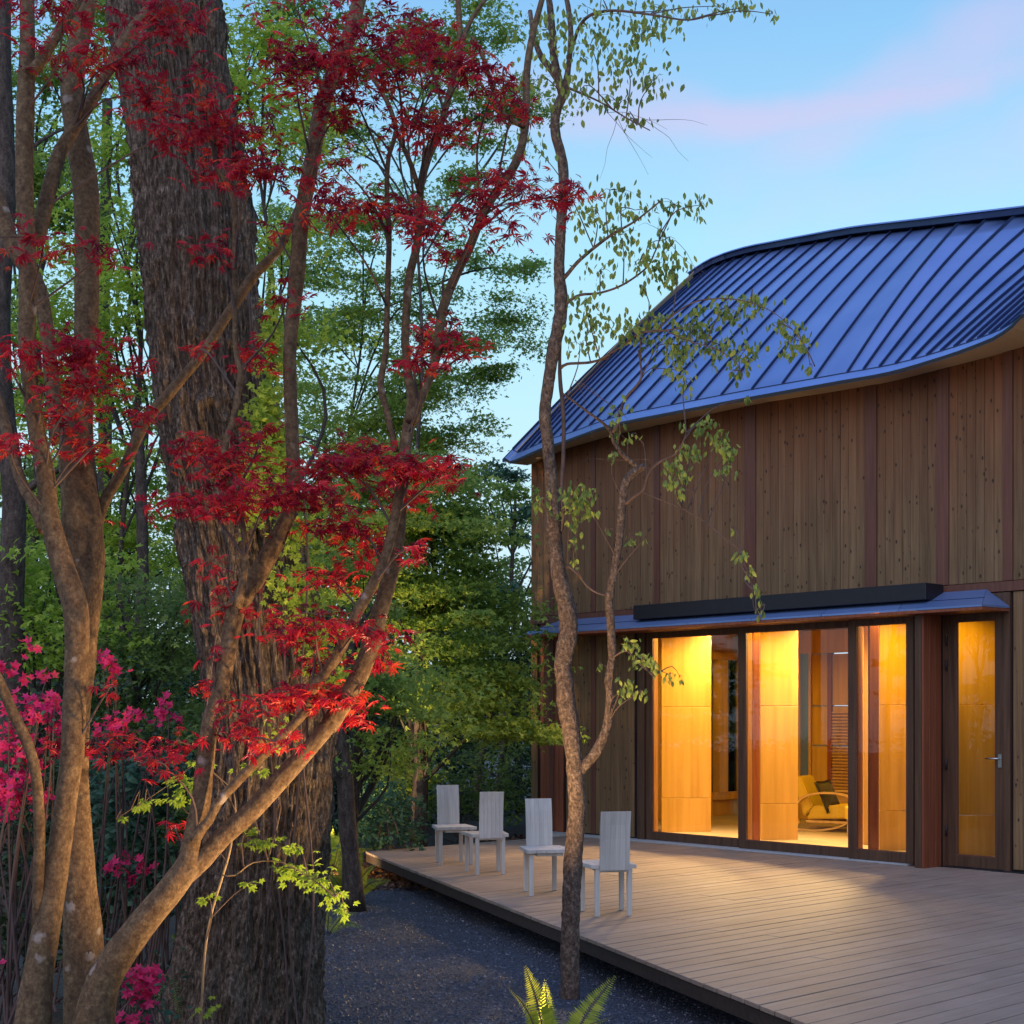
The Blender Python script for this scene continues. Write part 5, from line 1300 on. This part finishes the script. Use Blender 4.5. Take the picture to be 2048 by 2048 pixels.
# undergrowth wall: a far-off mass
def mass(name, label, boxes, mat, leaf, n, kind='stuff'):
    P = []
    for (x0, x1, y0, y1, z0, z1, w) in boxes:
        m = int(n * w); k = max(6, m // 70)
        c = np.stack([rng.uniform(x0, x1, k), rng.uniform(y0, y1, k), rng.uniform(z0, z1, k)], 1)
        P.append(c[rng.integers(0, k, m)] + rng.normal(0, .16, (m, 3)) * np.array([1.3, 1.3, .8]))
    P = np.vstack(P); R = rots(up_normals(len(P), .8), rng.random(len(P)) * 6.28)
    V, T = leaves_arr(T_DIA, P, R, leaf * (.7 + .6 * rng.random(len(P)))); o = mesh_np(name, V, T, M[mat]); tag(o, label, None, None, kind); return o
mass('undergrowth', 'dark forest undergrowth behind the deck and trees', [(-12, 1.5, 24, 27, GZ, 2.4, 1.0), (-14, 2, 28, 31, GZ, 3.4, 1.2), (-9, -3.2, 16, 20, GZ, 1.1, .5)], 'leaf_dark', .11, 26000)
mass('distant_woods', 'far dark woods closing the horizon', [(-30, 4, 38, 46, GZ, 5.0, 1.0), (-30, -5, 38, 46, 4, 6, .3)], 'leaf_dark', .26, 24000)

mass('woods_behind_viewer', 'tall dark woods on the viewer side of the garden', [(-30, 26, -16, -9, GZ, 10, 1.0), (-30, -16, -8, 12, GZ, 10, .5), (16, 28, -12, 2, GZ, 9, .5)], 'leaf_b', .42, 22000)
# plain slim trunks in the middle distance
def bg_trunk(pts, D, label, mat='bark_bg', name='bare_trunk'):
    P = limb(pts, D, D); b = P[0]
    t = empty(name, (b[0], b[1], GZ), label, 'tree')
    limb_mesh('trunk', P, M[mat], t, .15, 12, .1, pts[0][0], 6)
    # a few stubby dead branches
    parts = []; C = crom(P, .2)
    for k in range(5):
        j = rnd.randrange(len(C) // 3, len(C)); q = C[j]
        e = q[:3] + np.array([rnd.uniform(-1, 1), rnd.uniform(-.5, .5), rnd.uniform(.1, .7)]) * .8
        parts.append(tube_arrays(crom([(*q[:3], q[3] * .35), (*((q[:3] + e) / 2 + [0, 0, .06]), q[3] * .22), (*e, .004)], .1), 6, cap=False))
    V, Q = join_arr(parts); mesh_np('branches', V, Q, M[mat], t, True)['kind'] = 'stuff'
bg_trunk([(712, 1825, 44), (705, 1740, 34), (695, 1650, 36), (690, 1560, 34), (680, 1480, 30), (668, 1400, 28)], 14.6, 'dark leaning trunk with a fern at its foot beside the deck corner')
bg_trunk([(834, 1700, 30), (836, 1600, 24), (840, 1500, 24), (838, 1400, 22), (842, 1300, 20), (835, 1180, 18)], 21.0, 'slim straight grey trunk behind the farthest chair')
bg_trunk([(960, 1640, 16), (955, 1580, 16), (962, 1520, 16), (975, 1460, 15), (985, 1380, 13)], 24.0, 'thin leaning trunk in the shade beyond the second farthest chair')
bg_trunk([(990, 1640, 15), (1000, 1560, 14), (1008, 1490, 13), (1012, 1420, 12)], 23.5, 'thin reddish trunk in the shade nearest the house corner')
bg_trunk([(28, 1900, 60), (25, 1400, 56), (22, 1200, 52), (28, 1000, 46), (5, 800, 44), (0, 600, 42), (12, 400, 38), (5, 100, 34), (10, -150, 30)], 10.6, 'grey mossy background trunk at the left edge')
bg_trunk([(262, 1800, 28), (265, 1400, 26), (275, 1300, 26), (285, 1180, 24), (283, 1000, 22), (278, 860, 18)], 12.8, 'slim trunk between the leftmost stems and the massive trunk')
bg_trunk([(207, 1700, 34), (205, 1300, 30), (210, 900, 28), (208, 600, 24), (215, 200, 20)], 16.5, 'thin dark upright trunk far behind the leftmost stems')

# ------------------------------------------------------------------ understorey: azaleas, shrubs, ferns, sapling
T_PETAL = lobes_template((0, 72, 144, -144, -72), (1, 1, 1, 1, 1), .32, -.35)
def azalea(label, bx, D, flowers, stems=14, leafn=500, ground=None):
    b = PX(bx, HY, D); b[2] = GZ
    t = empty('azalea', b, label, 'shrub', 'pink azaleas under the maples')
    pos = []
    for (x, y, rx, ry, n) in flowers:
        n = max(3, int(n * .62)); x, y, rx, ry = (v * 1.06 for v in (x, y, rx, ry))
        c = PX(x, y, D)
        k = max(1, n // 7); cc = c[None] + rng.normal(0, .5, (k, 3)) * np.array([rx, 60, ry]) / F * D
        pos.append(cc[rng.integers(0, k, n)] + rng.normal(0, .028, (n, 3)))
    pos = np.vstack(pos); n = len(pos)
    nm = rng.normal(0, .7, (n, 3)) + np.array([.1, -.8, .7]); R = rots(nm, rng.random(n) * 6.28); size = .022 + .014 * rng.random(n)
    foliage(T_PETAL, M['azalea'], pos, R, size, t, 220, 'flower', 'blossom')
    lp = pos[rng.integers(0, n, leafn)] + rng.normal(0, .07, (leafn, 3)) + np.array([0, .06, -.05])
    V, T = leaves_arr(T_OVAL, lp, rots(up_normals(leafn, .7), rng.random(leafn) * 6.28), .03 + .02 * rng.random(leafn)); o = mesh_np('foliage', V, T, M['leaf_d'], t); o['kind'] = 'stuff'
    parts = []
    for i in range(stems):
        e = pos[rng.integers(0, n)]; s = b + np.array([rng.uniform(-.2, .2), rng.uniform(-.2, .2), 0])
        mid = s * .45 + e * .55 + rng.normal(0, .1, 3)
        parts.append(tube_arrays(crom([(*s, .010), (*mid, .007), (*e, .003)], .12), 6, .1, i, cap=False))
    V, Q = join_arr(parts); mesh_np('stems', V, Q, M['twig'], t, True)
azalea('tall pink azalea bush in full bloom at the left edge behind the leftmost maple', 20, 8.2,
       [(20, 1490, 50, 70, 260), (25, 1400, 50, 60, 160), (60, 1325, 40, 22, 80), (60, 1270, 26, 12, 26), (62, 1222, 16, 10, 14), (110, 1380, 60, 30, 70), (90, 1340, 30, 22, 60), (55, 1430, 30, 40, 60), (10, 1270, 18, 14, 20), (0, 1810, 14, 12, 8), (60, 1510, 30, 12, 20), (90, 1490, 20, 30, 20)], 26)
azalea('pink azalea with scattered flower heads between the leftmost maple stems and the golden forked limb', 230, 8.8,
       [(190, 1240, 16, 18, 26), (205, 1270, 26, 24, 50), (290, 1335, 30, 14, 44), (230, 1375, 40, 20, 60), (190, 1380, 20, 24, 30), (250, 1355, 26, 16, 30), (215, 1630, 16, 14, 20), (265, 1632, 24, 12, 26), (240, 1655, 12, 10, 10), (210, 1645, 12, 10, 8), (180, 1430, 18, 14, 16), (330, 1352, 24, 6, 8)], 18)
azalea('low coral azalea flowering at the very bottom between the maple bases and the massive trunk', 270, 7.5,
       [(262, 1835, 24, 18, 40), (255, 1880, 24, 22, 50), (285, 1870, 20, 20, 40), (260, 1925, 34, 22, 60), (295, 1850, 12, 10, 16), (240, 1810, 16, 10, 16)], 10, 260)
def shrub(label, D, ell, mat, leaf, n, tmpl=T_OVAL, bx=None):
    b = PX(bx if bx else ell[0][0], HY, D); b[2] = GZ
    t = empty('shrub', b, label, 'shrub'); pos = []
    tot = sum(e[2] * e[3] for e in ell)
    for (x, y, rx, ry) in ell:
        m = int(n * rx * ry / tot); c = PX(x, y, D); k = max(4, m // 9)
        cc = c[None] + rng.uniform(-1, 1, (k, 3)) * np.array([rx, 90, ry]) / F * D
        pos.append(cc[rng.integers(0, k, m)] + rng.normal(0, .035, (m, 3)))
    pos = np.vstack(pos); m = len(pos); pos[:, 2] = np.maximum(pos[:, 2], GZ + .02)
    V, T = leaves_arr(tmpl, pos, rots(up_normals(m, .75) + np.array([0, -.3, 0]), rng.random(m) * 6.28), leaf * (.7 + .6 * rng.random(m))); mesh_np('foliage', V, T, M[mat], t)['kind'] = 'stuff'
    parts = []
    for i in range(16):
        e = pos[rng.integers(0, m)]; s = b + np.array([rng.uniform(-.3, .3), rng.uniform(-.2, .2), 0]); mid = (s + e) / 2 + rng.normal(0, .08, 3)
        parts.append(tube_arrays(crom([(*s, .010), (*mid, .007), (*e, .003)], .12), 6, .1, i, cap=False))
    V, Q = join_arr(parts); mesh_np('stems', V, Q, M['twig'], t, True)
shrub('dark glossy broad-leaved shrub left of the golden forked limb', 9.6, [(270, 1600, 90, 70), (330, 1700, 70, 80), (250, 1760, 90, 80), (330, 1560, 70, 50)], 'leaf_d', .075, 2600)
shrub('low dark leafy shrub behind the leftmost azalea stems', 9.8, [(60, 1650, 110, 120), (110, 1850, 120, 100)], 'leaf_dark', .06, 2600)
shrub('blue-green leafy bush in the shade left of the farthest chair', 18.6, [(800, 1640, 50, 50), (760, 1600, 50, 50), (720, 1640, 40, 60)], 'leaf_d', .07, 2600)
shrub('dark green bush in the shade between the farthest chairs and the house', 22.5, [(930, 1560, 90, 60), (1010, 1560, 60, 80), (870, 1590, 60, 50)], 'leaf_b', .07, 3400)
shrub('mound of dark green leaves at the foot of the massive trunk on its left', 9.4, [(380, 1620, 40, 50), (400, 1900, 20, 40)], 'leaf_b', .045, 900)
# ferns
def fern(label, base, fronds, fs_=1.0, mat='fern'):
    t = empty('fern', base, label, 'fern')
    for (tip, lift, w) in fronds:
        base_ = np.array(base); tip = np.array(tip)
        mid = (base_ + tip) / 2 + np.array([0, 0, lift]); P = crom([(*base_, .005), (*mid, .004), (*tip, .0015)], .02)
        n = len(P); Tn = np.gradient(P[:, :3], axis=0); Tn /= np.linalg.norm(Tn, axis=1, keepdims=True)
        side = np.cross(Tn, np.array([0, -.55, .85])); side /= np.linalg.norm(side, axis=1, keepdims=True)
        nm = np.cross(side, Tn)
        V, Q = [], []
        L = np.linalg.norm(tip - base_); m = int(L / .0125)
        ps, Rs, sz = [], [], []
        for i in range(int(m * .16), m):
            f = i / m; j = min(n - 1, int(f * n)); env = min(1, (1 - f) * 2.1) ** .75 * min(1, .55 + f)
            for sg in (1, -1):
                d = side[j] * sg + Tn[j] * .35; d /= np.linalg.norm(d); d = d + np.array([0, 0, -.18]); d /= np.linalg.norm(d)
                k = np.cross(d, nm[j]); k /= np.linalg.norm(k); up = np.cross(k, d)
                f2 = j + (f * n - int(f * n)); base_pt = P[j, :3] + (P[min(n - 1, j + 1), :3] - P[j, :3]) * (f * n - int(f * n))
                ps.append(base_pt); Rs.append(np.stack([k, d, up], -1)); sz.append(w * env * (.9 + .2 * rnd.random()))
        tm = (np.array([(0, 0, 0), (.085, .25, .01), (.07, .6, .0), (0, 1, -.05), (-.07, .6, 0), (-.085, .25, .01)]), np.array([(0, 1, 5), (1, 2, 4), (1, 4, 5), (2, 3, 4)]))
        Va, Ta = leaves_arr(tm, np.array(ps), np.array(Rs), np.array(sz)); o = mesh_np('frond', Va, Ta, M[mat], t)
        Vs, Qs = tube_arrays(P, 6, cap=False); so = mesh_np('midrib', Vs, Qs, M['twig'], None, True); so.parent = o
FD = 7.6
fb = PX(1105, HY, FD); fb[2] = GZ
def ft(x, y, dD=0): return tuple(PX(x, y, FD + dD))
fern('bright yellow-green sword fern at the foot of the slim cherry tree', tuple(fb),
     [(ft(1050, 1932, -.15), .10, .095), (ft(1230, 1952, .1), .08, .10), (ft(1016, 1975, -.2), .12, .055), (ft(1222, 2035, -.3), .12, .06), (ft(1250, 2100, -.5), .14, .09), (ft(980, 2110, -.5), .14, .09), (ft(1120, 2090, -.9), .2, .09), (ft(1090, 1960, .5), .05, .07)])
g = DK(700, 1810, GZ)
fern('green fern clump at the foot of the dark leaning trunk beside the deck corner', tuple(g),
     [(tuple(g + np.array(d)), .10, .10) for d in ((-.35, -.2, .42), (.30, -.1, .45), (-.15, .2, .60), (.12, .1, .62), (.42, .1, .25), (-.48, .1, .25), (.1, -.35, .3))], mat='fern')
g = PX(340, HY, 8.2); g[2] = .25
fern('small hanging fern left of the massive trunk near its base', tuple(g), [(tuple(g + np.array([.08, -.05, -.32])), .03, .03), (tuple(g + np.array([-.1, -.05, -.26])), .03, .03)], mat='leaf_a')
g = DK(655, 1870, GZ)
fern('small fern frond pair on the gravel right of the massive trunk', tuple(g), [(tuple(g + np.array([.28, -.1, .22])), .06, .07), (tuple(g + np.array([.05, -.2, .30])), .06, .06), (tuple(g + np.array([.32, .1, .05])), .08, .06)], mat='leaf_c')
g = DK(665, 1745, GZ)
fern('green fern between the massive trunk and the dark leaning trunk', tuple(g), [(tuple(g + np.array(d)), .1, .10) for d in ((-.3, -.2, .5), (.35, -.1, .5), (-.1, .2, .7), (.2, 0, .66), (.5, .1, .3))], mat='leaf_c')
# green maple sapling twining in front of the massive trunk
sap = empty('maple_sapling', (PX(400, HY, 7.0)[0], 7.0, GZ), 'thin green maple sapling with drooping yellow-green leaves in front of the massive trunk', 'sapling')
SP = limb(zc([(1110, 2200, 14), (1110, 1932, 14), (1125, 1600, 14), (1160, 1350, 14), (1230, 1110, 14), (1270, 970, 12), (1300, 760, 10), (1290, 650, 8)], 0, 1348), 7.0, 7.2)
SP2 = limb(zc([(1225, 1110, 9), (1300, 1110, 8), (1400, 1040, 7), (1560, 1040, 6), (1700, 1120, 5), (1850, 1230, 4)], 0, 1348), 7.1, 6.9)
SP3 = limb(zc([(1290, 640, 7), (1100, 500, 6), (950, 600, 5), (800, 700, 4), (640, 800, 3)], 0, 1348), 7.15, 7.3)
for P, nm in ((SP, 'trunk'), (SP2, 'branch'), (SP3, 'branch')): limb_mesh(nm, P, M['sap'], sap, .04, 8, .05)
def sapling():
    pos, cl = [], []
    for (x, y, rx, ry, n) in ((500, 1585, 40, 16, 26), (540, 1640, 40, 22, 34), (590, 1660, 40, 24, 36), (635, 1690, 26, 22, 22), (650, 1720, 12, 14, 8), (560, 1600, 30, 12, 12), (470, 1670, 30, 8, 8), (470, 1560, 20, 16, 10),
                              (350, 1478, 50, 22, 26), (330, 1510, 30, 12, 12), (285, 1510, 16, 8, 7), (258, 1525, 20, 8, 9), (225, 1545, 14, 6, 4), (375, 1440, 30, 14, 12), (470, 1450, 26, 16, 10), (520, 1480, 20, 12, 6), (395, 1690, 20, 7, 8), (390, 1905, 26, 14, 9), (470, 840, 14, 24, 8), (460, 860, 10, 16, 5)):
        x, y, rx, ry = (v * 1.06 for v in (x, y, rx, ry)); D = 6.95 + .2 * rnd.random(); c = PX(x, y, D); cl.append((*c, rx / F * D, ry / F * D))
        pos.append(c[None] + rng.normal(0, .5, (n, 3)) * np.array([rx, 40, ry]) / F * D)
    pos = np.vstack(pos); n = len(pos)
    R = rots(up_normals(n, .45) + np.array([0, -.6, 0]), math.pi + rng.normal(0, 1.1, n)); size = .026 + .02 * rng.random(n)
    foliage(T_GRN, M['leaf_ygreen'], pos, R, size, sap, 300)
    V, Q = twigs_to([np.array(c) for c in cl], [SP, SP2, SP3], .0022, 9); mesh_np('twigs', V, Q, M['twig'], sap, True)['kind'] = 'stuff'
sapling()
# leaf litter by the deck corner and under the shrubs
def litter():
    n = 2600; P = np.stack([rng.uniform(-3.2, -.9, n), rng.uniform(16.3, 20.2, n), GZ + .01 + .03 * rng.random(n)], 1)
    n2 = 1500; P2 = np.stack([rng.uniform(-.4, 1.0, n2), rng.uniform(20.3, 23, n2), GZ + .01 + .1 * rng.random(n2)], 1)
    P = np.vstack([P, P2]); n = len(P)
    V, T = leaves_arr(T_DIA, P, rots(up_normals(n, .5), rng.random(n) * 6.28), .05 + .05 * rng.random(n)); tag(mesh_np('leaf_litter', V, T, M['litter']), 'brown fallen leaves on the ground around the far deck corner', None, None, 'stuff')
litter()

# ------------------------------------------------------------------ garden spotlights (inferred from the warm light; the broad maple's one is added)
def garden_light(label, loc, aim, watts, spot=95, blend=.8, size=.05):
    loc = np.array(loc, float); t = empty('garden_spotlight', (loc[0], loc[1], GZ), label, 'garden light', 'low garden spotlights')
    d = np.array(aim, float) - loc; d /= np.linalg.norm(d)
    V, Q = tube_arrays([(*(loc - d * .09), .026), (*(loc - d * .04), .032), (*loc, .034)], 14); mesh_np('lamp_housing', V, Q, M['metal_dark'], t)
    V, Q = tube_arrays([(*(loc + d * .001), .026), (*(loc + d * .004), .026), (*(loc + d * .006), .02)], 14); mesh_np('lens', V, Q, M['lamp_dim'], t)
    b = loc - d * .05; V, Q = tube_arrays([(b[0], b[1], GZ - .05, .008), (b[0], b[1], (GZ + b[2]) / 2, .008), (*b, .008)], 8); mesh_np('ground_spike', V, Q, M['metal_dark'], t)
    ld = bpy.data.lights.new('spot', 'SPOT'); ld.energy = watts; ld.color = (1, .66, .30); ld.spot_size = math.radians(spot); ld.spot_blend = blend; ld.shadow_soft_size = size
    lo = bpy.data.objects.new('spot', ld); COL.objects.link(lo); lo.location = Vector((loc + d * .03).tolist()); lo.rotation_euler = Vector(d.tolist()).to_track_quat('-Z', 'Y').to_euler()
garden_light('small spotlight in the gravel between the fern and the slim cherry tree', (.12, 8.2, -.2), (-1.2, 6.8, 2.2), 650, 86)
garden_light('small spotlight in the gravel in front of the red maple', (1.0, 5.6, -.15), (-.85, 6.65, 1.15), 950, 46)
garden_light('small spotlight hidden low behind the fern aimed up at the slim cherry tree', (-.55, 8.6, -.18), (.35, 10.1, 2.6), 800, 70)
garden_light('small spotlight glowing under the far left corner of the deck', (-2.25, 17.5, -.2), (-1.4, 18.2, -.05), 40, 140)
garden_light('small spotlight behind the farthest chair lighting the young maple', (-1.9, 20.0, -.1), (-1.6, 21.6, 1.3), 110, 80)
garden_light('added spotlight beyond the far deck edge brightening the broad green maple', (-2.9, 18.3, -.15), (-.7, 20.2, 3.6), 1500, 78)  # added fill, standing in for window light that misses this crown
